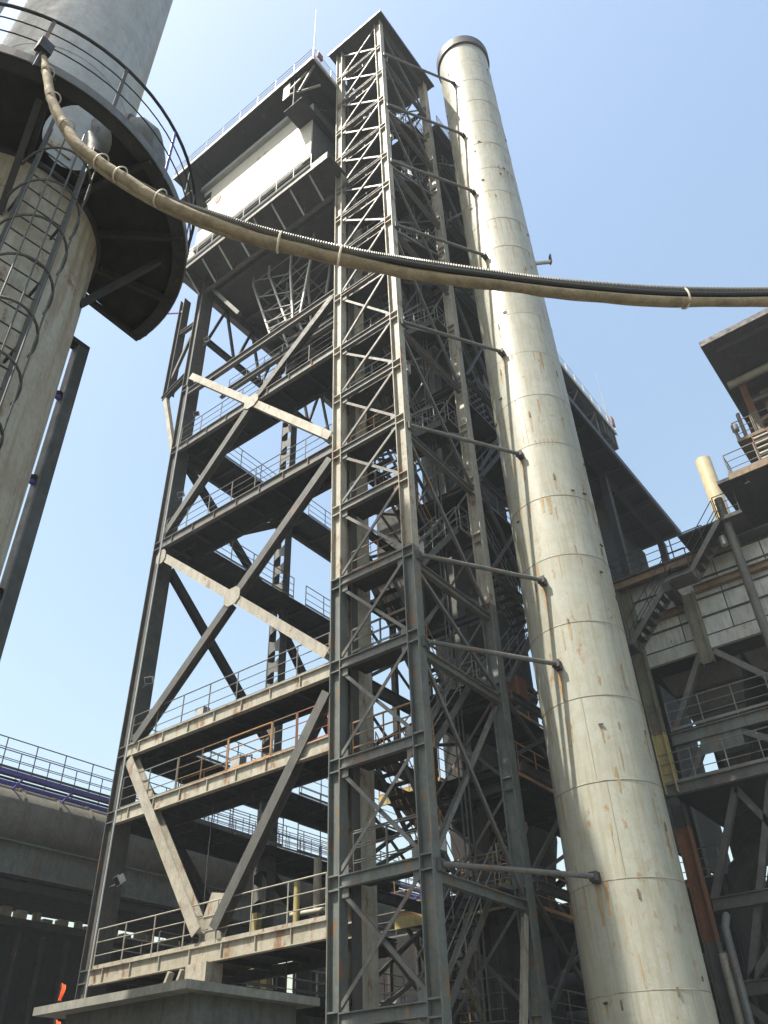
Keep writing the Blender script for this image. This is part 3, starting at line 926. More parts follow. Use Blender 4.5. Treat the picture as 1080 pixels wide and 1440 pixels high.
# junction box and lamp on the rim where the hoses start
tag(MB().box(1.12, 1.3, 5.98, 6.1, ZP+0.25, ZP+0.5).box(1.18, 1.22, 6.02, 6.06, ZP-0.15, ZP+0.25).build('junction_box', 'rim'), 'small dark junction box where the hose bundle leaves the ring platform rail', 'junction box')
tag(MB().tube([(2.25, 6.45, ZP+0.25), (2.32, 6.38, ZP-0.05), (2.36, 6.36, ZP-0.3)], [0.05, 0.09, 0.12], 12).build('bulkhead_lamp', 'rim', smooth=True), 'small round lamp beside the ladder hatch of the ring platform', 'lamp')

# added unseen vessel left of the frame edge, shaped to shade the tower foot
vt = thing('shade_vessel', 'added tall grey domed vessel, out of view at left, shading the tower foot', 'vessel', (0.35, 18.95, 0))
MB().lathe(0.35, 18.95, [(1.6, 0), (1.6, 44.8), (1.5, 46), (1.15, 47.3), (0.6, 48.1), (0.0, 48.3)], 48).build('shell', 'ves', vt, smooth=True)

vt = thing('shade_vessel', 'second added grey vessel, out of view further left, shading the ladder vessel', 'vessel', (-4.6, 11.2, 0))  # another added, unseen vessel that keeps the sun off the ladder vessel
MB().lathe(-4.6, 11.2, [(1.75, 0), (1.75, 44.2), (1.3, 45.4), (0.6, 46.1), (0.0, 46.3)], 48).build('shell', 'ves', vt, smooth=True)

# lattice column behind the vessel
pk = thing('box_column', 'dark grey steel box column with short lattice ties, close behind the vessel at left edge', 'column', (4.1, 9.2, 0))
pc = Vector((4.18, 9.28, 0))
MB().box(4.14, 4.17, 9.06, 9.24, 0, 12.1).build('side_plate', 'grey', pk)
MB().box(4.172, 4.34, 9.06, 9.085, 0, 12.1).build('side_plate', 'greyd', pk)
MB().box(4.172, 4.34, 9.215, 9.24, 0, 12.1).build('side_plate', 'dark', pk)
for z in (3.6, 5.4, 7.3, 9.2, 10.9):
    MB().bar((4.14, 9.15, z), (3.2, 9.1, z+0.2), 0.06, 0.08).build('tie', 'blue', pk)
    MB().bar((4.14, 9.15, z+0.1), (3.2, 9.0, z-0.45), 0.06, 0.07).build('tie', 'dark', pk)
MB().box(3.5, 4.34, 9.06, 9.24, 12.1, 12.2).build('cap_plate', 'dark', pk)
MB().box(3.2, 4.05, 8.7, 9.3, 5.7, 5.95).build('ledge', 'dark', pk)

# =================================================================== HOSES ACROSS THE PICTURE
path = [(1.27, 6.05, 12.74), (1.37, 5.96, 12.30), (1.51, 5.83, 11.71), (1.67, 5.69, 11.26), (1.85, 5.52, 10.84), (2.13, 5.26, 10.44), (2.46, 4.96, 10.09), (2.77, 4.68, 9.84),
        (3.24, 4.25, 9.58), (3.76, 3.78, 9.44), (4.34, 3.25, 9.32), (4.81, 2.82, 9.28), (5.42, 2.26, 9.27), (6.04, 1.69, 9.28), (6.97, 0.85, 9.40), (7.99, -0.08, 9.67), (9.2, -1.2, 10.1)]


def spline(pts, m=14):
    P = [Vector(p) for p in pts]
    out = []
    for i in range(len(P)-1):
        p0, p1, p2, p3 = P[max(i-1, 0)], P[i], P[i+1], P[min(i+2, len(P)-1)]
        for k in range(m):
            t = k/m
            out.append(0.5*((2*p1)+(p2-p0)*t+(2*p0-5*p1+4*p2-p3)*t*t+(3*p1-p0-3*p2+p3)*t**3))
    out.append(P[-1])
    return out


sp = spline(path)
hd = Vector((path[-1][0]-path[0][0], path[-1][1]-path[0][1], 0)).normalized()
side = Vector((-hd.y, hd.x, 0))
nS = len(sp)


def offs(fu, fs):
    return [p+Vector((0, 0, 1))*fu(i/(nS-1))+side*fs(i/(nS-1)) for i, p in enumerate(sp)]


def lerp(a, b, t):
    return a+(b-a)*max(0, min(1, t))


hb = thing('hose_bundle', 'thick sagging bundle of tan and grey hoses crossing in front of the towers', 'hose bundle', path[0])
wob = lambda t: 0.012*math.sin(t*43)+0.008*math.sin(t*91+1)
h1 = offs(lambda t: wob(t)-lerp(0.01, 0.05, (t-.4)*4), lambda t: lerp(-0.03, 0.0, (t-.4)*4))
MB().tube(h1, [(0.055+0.012*min(1, i/nS*1.6))*(1-0.2*max(0, 1-i/nS*14))*(1+0.03*math.sin(i*0.9)) for i in range(nS)], 14).build('hose', 'hose', hb, smooth=True)
# corrugated hose: fine ribs
h2 = offs(lambda t: lerp(0.06, 0.045, (t-.3)*4)+0.01*math.sin(t*30)+lerp(0, 0.015, (t-.5)*3), lambda t: lerp(0.05, -0.065, (t-0.3)*5))
fine = []
for i in range(len(h2)-1):
    for k in range(4):
        fine.append(h2[i].lerp(h2[i+1], k/4))
MB().tube(fine, [0.034+0.016*min(1, j/len(fine)*2)+(0.006 if j % 2 else -0.005) for j in range(len(fine))], 12).build('corrugated_hose', 'flex', hb, smooth=False)
MB().tube(offs(lambda t: 0.03-lerp(0, 0.045, (t-0.55)*7), lambda t: lerp(0.07, -0.085, (t-0.5)*7)), 0.034, 10).build('hose', 'cable', hb, smooth=True)
MB().tube(offs(lambda t: 0.06+0.015*math.sin(t*17)-lerp(0, 0.05, (t-0.62)*7), lambda t: lerp(-0.06, -0.09, (t-0.6)*7)), 0.011, 8).build('hose', 'cable', hb, smooth=True)
MB().tube(offs(lambda t: lerp(-0.01, -0.10, (t-0.6)*7), lambda t: lerp(0.05, -0.05, (t-0.6)*7)), 0.05, 12).build('hose', 'hose', hb, smooth=True)
for t in (0.05, 0.12, 0.2, 0.3, 0.335, 0.41, 0.545, 0.60, 0.885):
    i = int(t*(nS-1))
    d = (sp[i+1]-sp[i-1]).normalized()
    u = side.cross(d).normalized()
    if u.z < 0:
        u = -u
    ring = []
    cz = 0.02 if t < 0.5 else -0.015
    rz = 0.07+0.06*min(1, t/0.6)
    for k in range(21):
        a = 2*math.pi*k/20
        ring.append(sp[i]+u*(cz+rz*math.sin(a))+side*((0.07+0.035*min(1, t/0.5))*math.cos(a)-0.02))
    MB().tube(ring, 0.009 if t < 0.5 else 0.013, 6, cap=False).build('hose_tie', 'tie', hb, smooth=True)

# =================================================================== GAS PIPELINE BEHIND, LOWER LEFT
pp = thing('gas_pipeline', 'large dusty horizontal gas pipeline with a railed walkway on top, lower left', 'pipeline', (20, 30.6, 9))
PY = 31.2
MB().tube([(-12, PY, 11.75), (70, PY, 12.6)], 1.35, 40).build('pipe_shell', 'pipe', pp, smooth=True)


def pz(x):
    return 11.75+0.85*(x+12)/82


for k in range(28):
    x = -8+k*1.55
    MB().tube([(x, PY, pz(x)), (x+0.12, PY, pz(x))], 1.39, 40).build('pipe_band', 'pipe', pp, smooth=True)
MB().hbeam((-12, 30.0, 10.35), (70, 30.0, 10.9), 1.15, 0.5, t=0.05).build('girder', 'teal', pp)
MB().hbeam((-12, 32.6, 10.35), (70, 32.6, 10.9), 1.15, 0.5, t=0.05).build('girder', 'dark', pp)
MB().bar((-12, 31.2, 9.45), (70, 31.2, 9.9), 3.0, 0.3).build('underplate', 'black', pp)
for k in range(20):
    x = -10+k*4
    MB().box(x, x+0.3, 30.2, 32.4, pz(x)-1.9, pz(x)-1.2).build('saddle', 'dark', pp)
for (y0, y1, dz) in ((29.6, 30.7, 0),):
    for y in (29.75, 30.1, 30.45):
        MB().bar((-12, y, pz(-12)+1.42), (70, y, pz(70)+1.42), 0.14, 0.04).build('walkway_plank', 'black', pp)
    for y in (29.6, 30.7):
        MB().bar((-12, y, pz(-12)+1.35), (70, y, pz(70)+1.35), 0.08, 0.16).build('walkway_beam', 'blue', pp)
        railing([(-12, y, pz(-12)+1.45), (70, y, pz(70)+1.45)], pp, 'blue' if y > 30 else 'greyd', h=1.15, step=1.3, r=0.022)
    for k in range(34):
        x = -10+k*2.2
        MB().bar((x, 29.7, pz(x)+1.3), (x, 30.75, pz(x)+0.85), 0.07, 0.07).build('bracket', 'blue', pp)
# second, higher rail run seen past the frame
railing([(27, 32.4, pz(30)+1.5), (70, 32.4, pz(70)+1.5)], pp, 'blue', h=2.0, step=0.9, mids=3)
for x in (-6, 8, 27.5, 44, 60):
    for y in (30.0, 32.6):
        MB().hbeam((x, y, 0), (x, y, 9.7), 0.6, 0.5, (0, 1, 0), 0.05).build('pier', 'dark', pp)

# ribbed dark wall below the pipeline
rw = thing('ribbed_shed', 'dark ribbed shed wall in the lower left corner below the pipeline', 'shed', (5, 31, 0))
MB().box(-14, 33, 31.1, 38, 0, 8.82).build('wall', 'black', rw)
for k in range(44):
    x = -13.5+k*1.06
    MB().box(x, x+0.16, 30.95, 31.098, 0, 8.4).build('wall_rib', 'dark', rw)
MB().box(-14, 33, 30.85, 31.098, 8.62, 8.86).build('eave_rail', 'dark', rw)
MB().box(-14, 33, 30.9, 31.098, 5.1, 5.2).build('cable_tray', 'greyd', rw)
# pale things lying along the shed roof edge
kinds = [('crate', 'crate'), ('drum', 'light'), ('crate', 'light')]
for k in range(26):
    x = 13.0+k*0.62+random.uniform(-0.1, 0.1)
    nm, mt = kinds[k % 3]
    y = 31.3+random.uniform(0, 0.3)
    if nm == 'drum':
        o = MB().tube([(x, y, 8.83), (x, y, 8.83+random.uniform(0.35, 0.5))], 0.17, 14).build('drum', mt, smooth=True)
        tag(o, 'small pale drum in the row on the dark shed roof edge under the pipeline', 'drum', 'drums on the shed roof edge')
    else:
        o = MB().box(x-0.2, x+0.2, y-0.15, y+0.2, 8.83, 8.83+random.uniform(0.25, 0.55)).build('crate', mt)
        tag(o, 'small pale crate in the row on the dark shed roof edge under the pipeline', 'crate', 'crates on the shed roof edge')

# =================================================================== CONCRETE HUT, BOTTOM
ct = thing('concrete_hut', 'low dirty concrete hut with an overhanging flat roof slab at the foot of the frame', 'hut', (14, 17, 0))
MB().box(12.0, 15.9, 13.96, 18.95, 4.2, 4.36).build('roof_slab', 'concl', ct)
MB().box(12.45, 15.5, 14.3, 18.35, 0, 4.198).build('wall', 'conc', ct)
# little flags by the hut
for (x, y, zz, s, lab) in ((14.0, 21.1, 4.95, 0.75, 'upper orange red flag beside the hut roof edge, bottom left'), (13.4, 20.15, 4.0, 0.8, 'lower orange red flag below the hut roof edge, bottom left')):
    f = thing('safety_flag', lab, 'flag', (x, y, 0))
    MB().tube([(x, y, 0), (x, y, zz+0.45*s)], 0.012, 6).build('pole', 'rim', f)
    vs = []
    for i in range(7):
        for j in range(6):
            vs.append((x+0.03*math.sin(i*1.3+j*.6), y-0.02-0.32*s*i/6*(0.65+0.1*math.sin(j)), zz+0.42*s-0.5*s*j/5-0.06*i/6))
    b = MB()
    b.raw(vs, [(i*6+j, i*6+j+1, (i+1)*6+j+1, (i+1)*6+j) for i in range(6) for j in range(5)])
    b.build('cloth', 'flag', f, smooth=True)
tag(MB().box(15.2, 15.4, 11.75, 12.05, 0, 3.6).build('marker_post', 'yellow'), 'orange yellow marker post at the foot of the stair tower, bottom centre', 'post')

# =================================================================== FLOODLIGHTS
def flood(x, y, z, lab, s=1.0, yaw=0.0):
    t = thing('floodlight', lab, 'floodlight', (x, y, z), 'floodlights on the front frame leg')
    b = MB()
    c, sn = math.cos(yaw), math.sin(yaw)
    d = Vector((-0.75*c, -0.75*sn, -0.5)).normalized()
    p = Vector((x, y, z))
    b.bar(p-d*0.12*s, p+d*0.05*s, 0.34*s, 0.26*s)
    b.bar(p+d*0.05*s, p+d*0.1*s, 0.4*s, 0.32*s)
    b.build('lamp_head', 'lamp', t)
    MB().bar(p+d*0.101*s, p+d*0.112*s, 0.34*s, 0.26*s).build('lamp_glass', 'glass', t)
    MB().tube([p-d*0.1*s, p-d*0.1*s+Vector((0.05, 0.35*s, -0.12)), p+Vector((0.1, 0.62*s, -0.1))], 0.018, 6).build('arm', 'rail', t)


flood(16.75, 23.15, 8.6, 'floodlight low on the front frame leg, above the bottom walkway', 0.95, -0.3)
flood(16.75, 23.25, 15.5, 'floodlight on the front frame leg beside the lower X brace', 0.8, 0.4)
flood(16.9, 23.3, 24.4, 'floodlight on the front frame leg above the fourth walkway', 0.7, 0.3)
flood(16.9, 23.1, 29.2, 'floodlight on the front frame leg near the pale upper brace', 0.7, 0.5)
flood(16.9, 23.2, 34.6, 'topmost floodlight on the front frame leg', 0.7, 0.2)

# loose drop cables hanging inside the frame
for (x, y, z0, z1, lab) in ((20, 17.2, 11, 27, 'leftmost of three long black cables hanging inside the open frame'), (20.3, 16.2, 13.2, 27, 'middle of three long black cables hanging inside the open frame'), (19.7, 15.2, 11, 27, 'long black cable hanging inside the frame, nearest the stair tower'), (17.2, 19.6, 7.2, 10.6, 'short black cable hanging below the second walkway above the V brace'), (18.0, 17.0, 3, 6, 'short black cable hanging below the bottom walkway by the concrete hut')):
    tag(MB().tube([(x, y, z0), (x+0.02, y+0.05, (z0+z1)/2), (x, y, z1)], 0.018, 5).build('drop_cable', 'cable'),
        lab, 'cable', 'cables hanging inside the frame')

# =================================================================== DARK PLANT BODY BEHIND THE STAIR TOWER
bo = thing('cooling_chamber', 'dark sooty vessel casing with pipes hidden behind the stair tower', 'plant vessel', (29, 15, 0))
MB().lathe(29.8, 16.6, [(1.5, 4.0), (1.5, 8), (2.1, 11), (2.1, 33), (1.5, 37), (1.5, 44)], 40).build('casing', 'dark', bo, smooth=True)
for z in (9.5, 13, 17, 21, 25, 29, 33):
    MB().lathe(29.8, 16.6, [(2.0, z), (2.22, z+0.02), (2.22, z+0.22), (2.0, z+0.24)], 40).build('stiffening_ring', 'greyd', bo, smooth=True)
for (y, r) in ((16.9, 0.3),):
    MB().tube([(25.4, y, 2), (25.4, y, 30), (26.2, y+0.3, 32)], r, 16).build('duct', 'greyd', bo, smooth=True)
# stepped hopper left of the stair tower
hp_ = thing('stepped_hopper', 'dark stepped hopper end sticking out left of the stair tower at mid height', 'hopper', (23, 15.8, 18))
for k in range(4):
    MB().box(22.4+k*0.1, 26, 15.0, 17.3-k*0.12, 18.7+k*0.55, 19.2+k*0.55).build('hopper_step', 'dark', hp_)
MB().box(22.6, 26, 15.0, 17.0, 20.9, 23.5).build('hopper_body', 'dark', hp_)
for y in (15.3, 16.6):
    MB().box(22.8, 23.0, y-0.1, y+0.1, 13.1, 18.698).build('support', 'dark', hp_)
# machinery on the bottom walkway
pu = thing('valve_stand', 'group of yellow lit pipes and valves on the bottom walkway left of the stair tower', 'valve stand', (18.4, 16, 6.15))
for i, (x, y, hgt, r, m) in enumerate(((18.2, 16.9, 1.6, 0.09, 'yellow'), (18.5, 16.4, 2.2, 0.12, 'cream'), (18.1, 15.6, 0.9, 0.07, 'light'), (18.6, 15.1, 1.3, 0.1, 'light'), (18.2, 14.75, 1.0, 0.08, 'rust'))):
    MB().tube([(x, y, 6.1), (x, y, 6.1+hgt)], r, 12).build('pipe', m, pu, smooth=True)
MB().tube([(18.3, 17.2, 6.9), (18.3, 14.6, 6.8)], 0.07, 10).build('pipe', 'light', pu, smooth=True)
w = MB().tube([(18.1+0.16*math.cos(k*math.pi/8), 15.6+0.16*math.sin(k*math.pi/8), 7.05) for k in range(17)], 0.018, 6, cap=False).build('handwheel', 'red', pu, smooth=True)

# low dark plant hall along the back
hall = thing('back_hall', 'low dark plant hall with pale wall strips far behind the stair tower foot', 'plant hall', (36, 18, 0))
MB().box(33.2, 60, 9.0, 30.9, 0, 9.3).build('wall', 'black', hall)
for k in range(14):
    MB().box(33.05, 33.198, 9.4+k*1.55, 9.55+k*1.55, 0, 9.2).build('wall_rib', 'dark', hall)
for (y0, y1, z0, z1, m) in ((19.2, 21.2, 6.2, 6.9, 'yellow'), (14.9, 16.9, 4.7, 5.5, 'yellow'), (17.6, 18.8, 9.0, 9.25, 'cream')):
    if z1 < 7.6:
        MB().box(33.08, 33.19, y0, y1, z0, z1).build('wall_strip', m, hall)
railing([(33.4, 9.5, 9.3), (33.4, 26, 9.3)], hall, 'rail')
MB().tube([(31.6, 9.6, 6.2), (31.6, 27, 6.2)], 0.42, 18).build('duct', 'greyd', hall, smooth=True)
MB().tube([(30.9, 10.2, 5.0), (30.9, 24, 5.3)], 0.22, 14).build('duct', 'grey', hall, smooth=True)
# walkway with pale lit floor edges between tower and hall
wk = thing('link_walkway', 'low link walkway with orange railings behind the stair tower foot', 'walkway', (24, 13, 0))
for (z, x0, x1, y0, y1, m) in ((7.1, 21.6, 27.0, 12.2, 16.0, 'orange'), (4.1, 21.6, 28.0, 12.6, 17.0, 'rail'), (11.0, 22.0, 28.0, 14.3, 16.8, 'orange')):
    MB().box(x0, x1, y0, y1, z-0.12, z).build('platform_deck', 'dark', wk)
    MB().box(x0-0.06, x0-0.002, y0, y1, z-0.3, z+0.02).build('edge_beam', 'yellow' if z > 5 else 'grey', wk)
    railing([(x0, y1, z), (x0, y0, z), (x1, y0, z)], wk, m)
    for x in (x0+0.3, x1-0.3):
        MB().box(x-0.1, x+0.1, y0+0.2, y0+0.4, 0, z-0.3).build('post', 'dark', wk)
flight((24.2, 14.6, 7.1), (27.4, 14.6, 10.9), 0.9, wk, 'orange', 'yellow')
flight((25.4, 15.6, 4.1), (22.2, 15.6, 7.0), 0.9, wk, 'orange', 'yellow')

# =================================================================== FILTER HOUSE, RIGHT
fh = thing('filter_house', 'dusty white panelled filter house on stained steel legs at the right edge', 'filter house', (33, 4, 0))
FX = 30.0
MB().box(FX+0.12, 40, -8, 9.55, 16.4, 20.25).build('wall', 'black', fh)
rows = [16.95, 17.75, 18.55, 19.4, 20.15]
for k in range(9):
    y1 = 9.5-k*1.9
    for r in range(4):
        MB().box(FX+0.03+random.uniform(0, 0.015), FX+0.118, y1-1.875, y1-0.02, rows[r]+0.03, rows[r+1]-0.03).build('wall_panel', 'panel', fh)
for r in range(5):
    MB().box(FX-0.02, FX+0.118, -8, 9.52, rows[r]-0.028, rows[r]+0.028).build('cross_rail', 'rim', fh)
MB().box(FX-0.06, FX+0.118, -8, 9.52, 16.38, 16.9).build('bottom_beam', 'panel', fh)
MB().hbeam((FX-0.1, -8, 18.95), (FX-0.1, 6.7, 18.95), 0.3, 0.25).build('beam', 'brown', fh)
MB().hbeam((FX-0.06, 7.3, 18.35), (FX-0.06, 9.6, 18.35), 0.3, 0.25).build('beam', 'brown', fh)
# roof deck and its railing
MB().box(FX-0.5, 40, -8, 9.85, 20.3, 20.4).build('roof_deck', 'dark', fh)
MB().hbeam((FX-0.45, 4.4, 20.18), (FX-0.45, 9.9, 20.18), 0.42, 0.2).build('roof_beam', 'brown', fh)
railing([(FX-0.4, 5.6, 20.4), (FX-0.4, 9.8, 20.4), (39, 9.8, 20.4)], fh, 'dark', r=0.024)
# upper deck, projecting
MB().box(28.2, 34, -8, 4.25, 22.05, 22.2).build('upper_deck', 'dark', fh)
MB().box(28.14, 28.198, -8, 3.75, 22.0, 22.3).build('deck_edge', 'brown', fh)
for y in (3.2, 1.5, -0.2):
    MB().hbeam((28.3, y, 21.85), (34, y, 21.85), 0.36, 0.2).build('beam', 'dark', fh)
railing([(28.25, -6, 22.2), (28.25, 3.7, 22.2), (29.2, 3.7, 22.2)], fh, 'rail', r=0.024)
MB().box(28.6, 30.2, 3.8, 6.4, 20.7, 20.78).build('stair_landing', 'dark', fh)
railing([(28.65, 3.85, 20.78), (28.65, 4.7, 20.78)], fh, 'dark')
# stair in front of the panels
flight((29.0, 4.75, 20.75), (29.0, 6.3, 19.05), 0.8, fh, 'dark', 'grey')
MB().box(28.55, 29.5, 6.3, 7.25, 18.98, 19.06).build('stair_landing', 'grey', fh)
railing([(28.6, 6.3, 19.06), (28.6, 7.25, 19.06)], fh, 'dark')
flight((29.0, 7.2, 19.05), (29.0, 9.25, 16.95), 0.8, fh, 'dark', 'grey')
MB().box(28.55, 29.5, 9.25, 10.0, 16.88, 16.96).build('stair_landing', 'greyd', fh)
MB().box(28.5, 30, 7.2, 7.5, 18.5, 18.9).build('stair_bracket', 'dark', fh)
# legs
for (y, z0, z1, m, x) in ((9.45, 13.6, 20.0, 'olive', FX-0.1), (9.45, 11.4, 13.598, 'yellow', FX-0.1), (9.42, 10.2, 11.0, 'dark', FX-0.1), (9.42, 6.6, 10.198, 'rust', FX-0.12), (9.42, 0, 6.598, 'greyd', FX-0.1),
                          (6.95, 15.75, 18.8, 'olive', FX-0.12), (6.2, 0, 11.2, 'dark', FX+2)):
    b = MB().hbeam((x-0.12, y, z0), (x-0.12, y, z1), 0.46, 0.4, (0, 1, 0), 0.035)
    b.build('leg', m, fh)
MB().tube([(28.95, 4.52, 10), (28.95, 4.52, 21.9)], 0.17, 16).build('round_leg', 'greyd', fh, smooth=True)
MB().tube([(29.5, 9.05, 0), (29.5, 9.05, 6.2)], 0.17, 12).build('drain_pipe', 'light', fh, smooth=True)
MB().tube([(29.35, 8.75, 0), (29.35, 8.75, 6.9), (29.8, 8.75, 7.3)], 0.13, 12).build('drain_pipe', 'grey', fh, smooth=True)
MB().bar((29.6, 9.6, 8.35), (29.6, 10.6, 8.25), 0.1, 0.14).build('bracket', 'rust', fh)
# hopper level
MB().box(FX-0.1, 40, -8, 9.6, 11.5, 11.62).build('platform_deck', 'black', fh)
MB().hbeam((FX-0.25, -8, 11.52), (FX-0.25, 9.75, 11.52), 0.4, 0.22).build('beam', 'grey', fh)
railing([(FX-0.3, -6, 11.72), (FX-0.3, 9.7, 11.72), (36, 9.75, 11.72)], fh, 'rail', r=0.022)
MB().hbeam((FX, -8, 13.35), (FX, 9.1, 13.35), 0.46, 0.24).build('beam', 'teal', fh)
MB().box(FX-0.02, FX+0.5, -8, 9.1, 13.6, 13.66).build('platform_deck', 'dark', fh)
MB().box(FX-0.05, FX+0.0, 6.6, 8.1, 12.55, 13.12).build('gusset_plate', 'teal', fh)
railing([(FX-0.1, -6, 13.66), (FX-0.1, 9.0, 13.66)], fh, 'rail', r=0.022)
for (y0, z0, y1, z1) in ((7.25, 16.3, 8.9, 13.7), (6.7, 16.3, 4.3, 13.8), (3.5, 16.3, 1.5, 13.8), (7.9, 13.1, 8.8, 11.8), (6.7, 13.1, 4.6, 11.8)):
    MB().hbeam((FX+0.1, y0, z0), (FX+0.1, y1, z1), 0.2, 0.22, (1, 0, 0)).build('brace', 'grey', fh)
for yc in (7.6, 4.3, 1.0):
    b = MB()
    b.raw([(31, yc-1.6, 16.3), (35, yc-1.6, 16.3), (35, yc+1.6, 16.3), (31, yc+1.6, 16.3), (32.6, yc-0.35, 12.4), (33.4, yc-0.35, 12.4), (33.4, yc+0.35, 12.4), (32.6, yc+0.35, 12.4)],
          [(0, 1, 5, 4), (1, 2, 6, 5), (2, 3, 7, 6), (3, 0, 4, 7), (0, 3, 2, 1), (4, 5, 6, 7)])
    b.build('hopper', 'greyd', fh)
    for k in range(4):
        f = (k+1)/5
        MB().box(31+1.6*f-0.06, 31+1.6*f, yc-1.6+1.25*f, yc+1.6-1.25*f, 16.3-3.9*f-0.05, 16.3-3.9*f+0.05).build('hopper_rib', 'dark', fh)
# open legs below
for (y0, z0, y1, z1) in ((7.4, 11.2, 9.1, 7.9), (7.4, 11.2, 5.6, 7.9), (6.4, 7.4, 8.8, 5.3), (6.2, 11.2, 8.6, 5.5), (5.8, 5.0, 8.8, 2.0), (9.0, 4.9, 6.0, 2.2)):
    MB().hbeam((FX+0.15, y0, z0), (FX+0.15, y1, z1), 0.2, 0.22, (1, 0, 0)).build('brace', 'greyd', fh)
for zz in (7.7, 5.25):
    MB().hbeam((FX, -8, zz), (FX, 9.15, zz), 0.4, 0.24).build('beam', 'greyd', fh)
    MB().hbeam((35, -8, zz), (35, 9.15, zz), 0.4, 0.24).build('beam', 'dark', fh)
for y in (9.2, 5.8, 2.4, -1):
    MB().hbeam((35, y, 0), (35, y, 11.45), 0.4, 0.4).build('leg', 'dark', fh)
    MB().hbeam((35, y, 7.9), (35, y-3.2, 11.2), 0.2, 0.2, (1, 0, 0)).build('brace', 'dark', fh)
MB().tube([(33.5, 9.3, 6.0), (33.5, 9.3, 8.3), (33.5, 8.9, 9.3), (33.5, 8.0, 9.9), (33.5, 7.0, 9.4), (33.5, 6.7, 8.4), (33.5, 6.7, 4)], 0.5, 18).build('bend_duct', 'dark', fh, smooth=True)
MB().tube([(33, 8.9, 5.6), (33, -4, 5.9)], 0.4, 16).build('duct', 'dark', fh, smooth=True)
MB().box(31.5, 32.3, 6.4, 7.8, 4.2, 6.0).build('blower', 'dark', fh)
for y in (8.6, 7.3, 5.0, 3.0):
    MB().hbeam((33.9, y, 7.9), (33.9, y-1.6, 11.3), 0.16, 0.16, (1, 0, 0)).build('brace', 'dark', fh)
    MB().hbeam((33.9, y, 0), (33.9, y, 11.3), 0.24, 0.24).build('leg', 'dark', fh)
MB().box(35.2, 35.4, -6, 6.6, 8.2, 11.4).build('rear_cladding', 'black', fh)
MB().hbeam((33.9, 9.0, 9.6), (33.9, -6, 9.6), 0.24, 0.2).build('beam', 'dark', fh)
MB().box(36, 36.2, -6, 9.3, 12.0, 16.4).build('rear_cladding', 'black', fh)
railing([(33.6, 9.2, 7.95), (33.6, 2, 7.95)], fh, 'dark')
tag(MB().tube([(44.4, 7.0, 0), (44.4, 7.0, 31), (44.4, 7.0, 36.0)], 0.48, 32).build('vent_stack', 'silver', smooth=True),
    'golden grey vent stack rising behind the filter house roof at right', 'vent stack')
tag(MB().tube([(29.2, 4.9, 19.95), (29.2, 4.9, 20.35)], 0.14, 14).build('siren', 'lamp', smooth=True), 'small pale lamp pot under the upper deck of the filter house', 'lamp')

# house with flat roof above right
uh = thing('upper_house', 'dark flat roofed loading house with orange column and small balcony at the upper right edge', 'loading house', (36, 0, 20.4))
MB().box(30.0, 50, -10, 3.08, 31.1, 31.3).build('roof', 'dark', uh)
MB().box(29.95, 30.0, -10, 3.08, 31.05, 31.36).build('roof_edge', 'rim', uh)
MB().box(29.95, 50, 3.082, 3.12, 31.05, 31.36).build('roof_edge', 'rim', uh)
MB().box(30.55, 30.7, -10, 2.6, 30.95, 31.098).build('purlin', 'greyd', uh)
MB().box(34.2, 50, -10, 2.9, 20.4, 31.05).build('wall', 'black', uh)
MB().hbeam((33, 2.35, 20.4), (33, 2.35, 28.6), 0.34, 0.3, (0, 1, 0)).build('column', 'olive', uh)
MB().hbeam((33, 2.35, 28.6), (33, 2.35, 31.05), 0.3, 0.26, (0, 1, 0)).build('column', 'rust', uh)
MB().tube([(32.8, 2.9, 30.6), (32.8, -4, 30.6)], 0.2, 14).build('duct', 'cream', uh, smooth=True)
MB().tube([(33.6, 1.7, 20.6), (33.6, 1.7, 30.0), (33.6, -3, 30.1)], 0.12, 12).build('pipe', 'brown', uh, smooth=True)
MB().tube([(33.2, 1.2, 26.9), (33.2, 1.2, 29.0), (33.2, -3, 29.05)], 0.08, 12).build('pipe', 'grey', uh, smooth=True)
MB().hbeam((33, 2.2, 27.9), (33, -4, 30.2), 0.16, 0.16, (1, 0, 0)).build('brace', 'brown', uh)
for y in (0.6, -1.0):
    MB().box(32.9, 33.15, y-0.1, y+0.1, 26.8, 31.0).build('column', 'brown', uh)
MB().hbeam((33.2, 2.2, 29.4), (33.2, -4, 29.4), 0.3, 0.2).build('beam', 'grey', uh)
MB().box(32.2, 34.1, 1.6, 3.4, 26.7, 26.8).build('balcony', 'brown', uh)
railing([(34.0, 3.35, 26.8), (32.25, 3.35, 26.8), (32.25, 1.7, 26.8)], uh, 'brown', r=0.024, step=0.8)
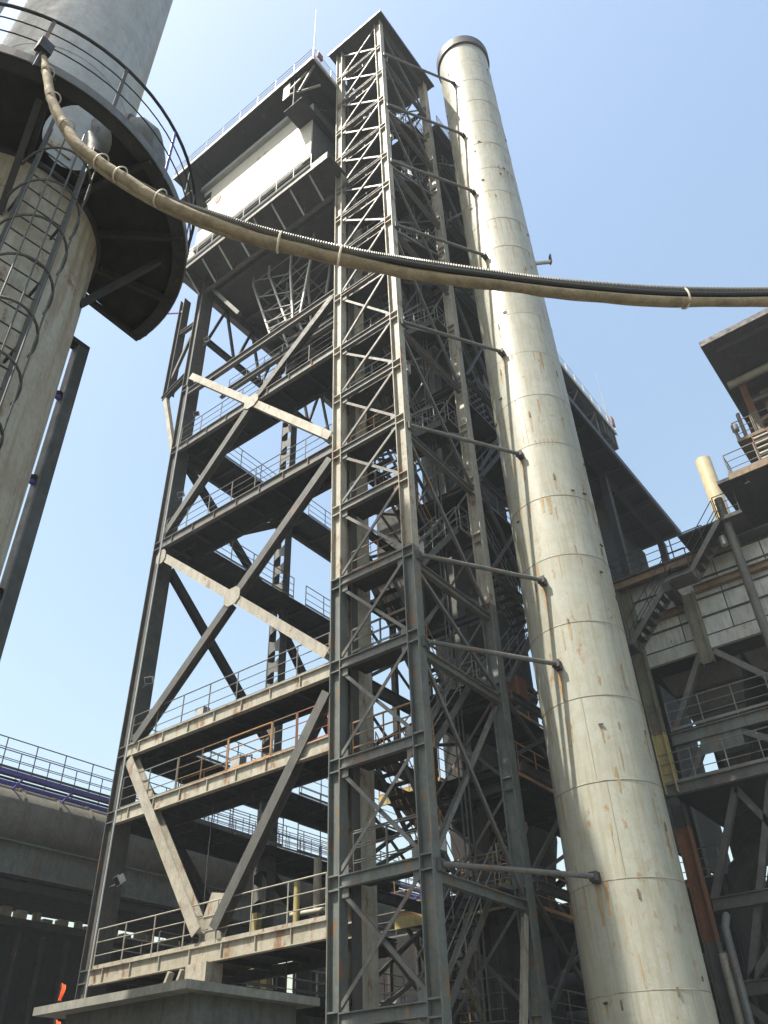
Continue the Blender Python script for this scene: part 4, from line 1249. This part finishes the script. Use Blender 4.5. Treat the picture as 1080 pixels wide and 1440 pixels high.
MB().tube([(32.6, 3.0, 26.9), (32.6, 3.0, 28.5), (32.8, 3.0, 28.7)], 0.09, 10).build('vent_pipe', 'grey', uh, smooth=True)
MB().tube([(32.4, 3.3, 27.5), (32.4, 3.3, 27.85)], 0.16, 14).build('lamp_pot', 'lamp', uh, smooth=True)
ld = thing('roof_ladder', 'orange rusty ladder below the small balcony at the upper right edge', 'ladder', (32.3, 2.3, 22.2))
for y in (2.05, 2.75):
    MB().bar((32.1, y, 22.2), (32.1, y, 26.7), 0.05, 0.1).build('ladder_rail', 'rust', ld)
for k in range(14):
    MB().box(32.05, 32.16, 2.08, 2.72, 22.5+k*0.3, 22.58+k*0.3).build('rung', 'cream', ld)

# big dark canopy roof of the boiler hall between chimney and filter house
bh = thing('boiler_canopy', 'large dark sloping canopy roof between the chimney and the filter house', 'canopy', (38, 12, 0))
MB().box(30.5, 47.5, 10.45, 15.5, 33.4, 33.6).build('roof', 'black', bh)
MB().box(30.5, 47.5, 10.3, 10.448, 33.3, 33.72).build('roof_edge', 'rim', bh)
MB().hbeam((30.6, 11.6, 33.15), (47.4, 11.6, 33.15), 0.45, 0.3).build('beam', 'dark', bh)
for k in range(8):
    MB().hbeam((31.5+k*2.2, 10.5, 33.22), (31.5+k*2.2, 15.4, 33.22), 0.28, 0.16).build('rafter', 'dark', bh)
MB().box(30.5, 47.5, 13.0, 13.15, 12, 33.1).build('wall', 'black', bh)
for x in (31.2, 38, 46.8):
    MB().box(x-0.25, x+0.25, 11.4, 11.8, 0, 32.9).build('column', 'dark', bh)


# =================================================================== HAZE
hz = MB().box(-90, 130, -90, 110, -1.0, 60)
ho = hz.build('haze', 'ground')
ho['kind'] = 'stuff'
hm = bpy.data.materials.new('haze')
hm.use_nodes = True
hn = hm.node_tree.nodes
hn.remove(hn['Principled BSDF'])
pv = hn.new('ShaderNodeVolumePrincipled')
pv.inputs['Color'].default_value = (0.85, 0.92, 1.0, 1)
pv.inputs['Density'].default_value = 0.0008
hm.node_tree.links.new(pv.outputs[0], hn['Material Output'].inputs['Volume'])
ho.data.materials.clear()
ho.data.materials.append(hm)
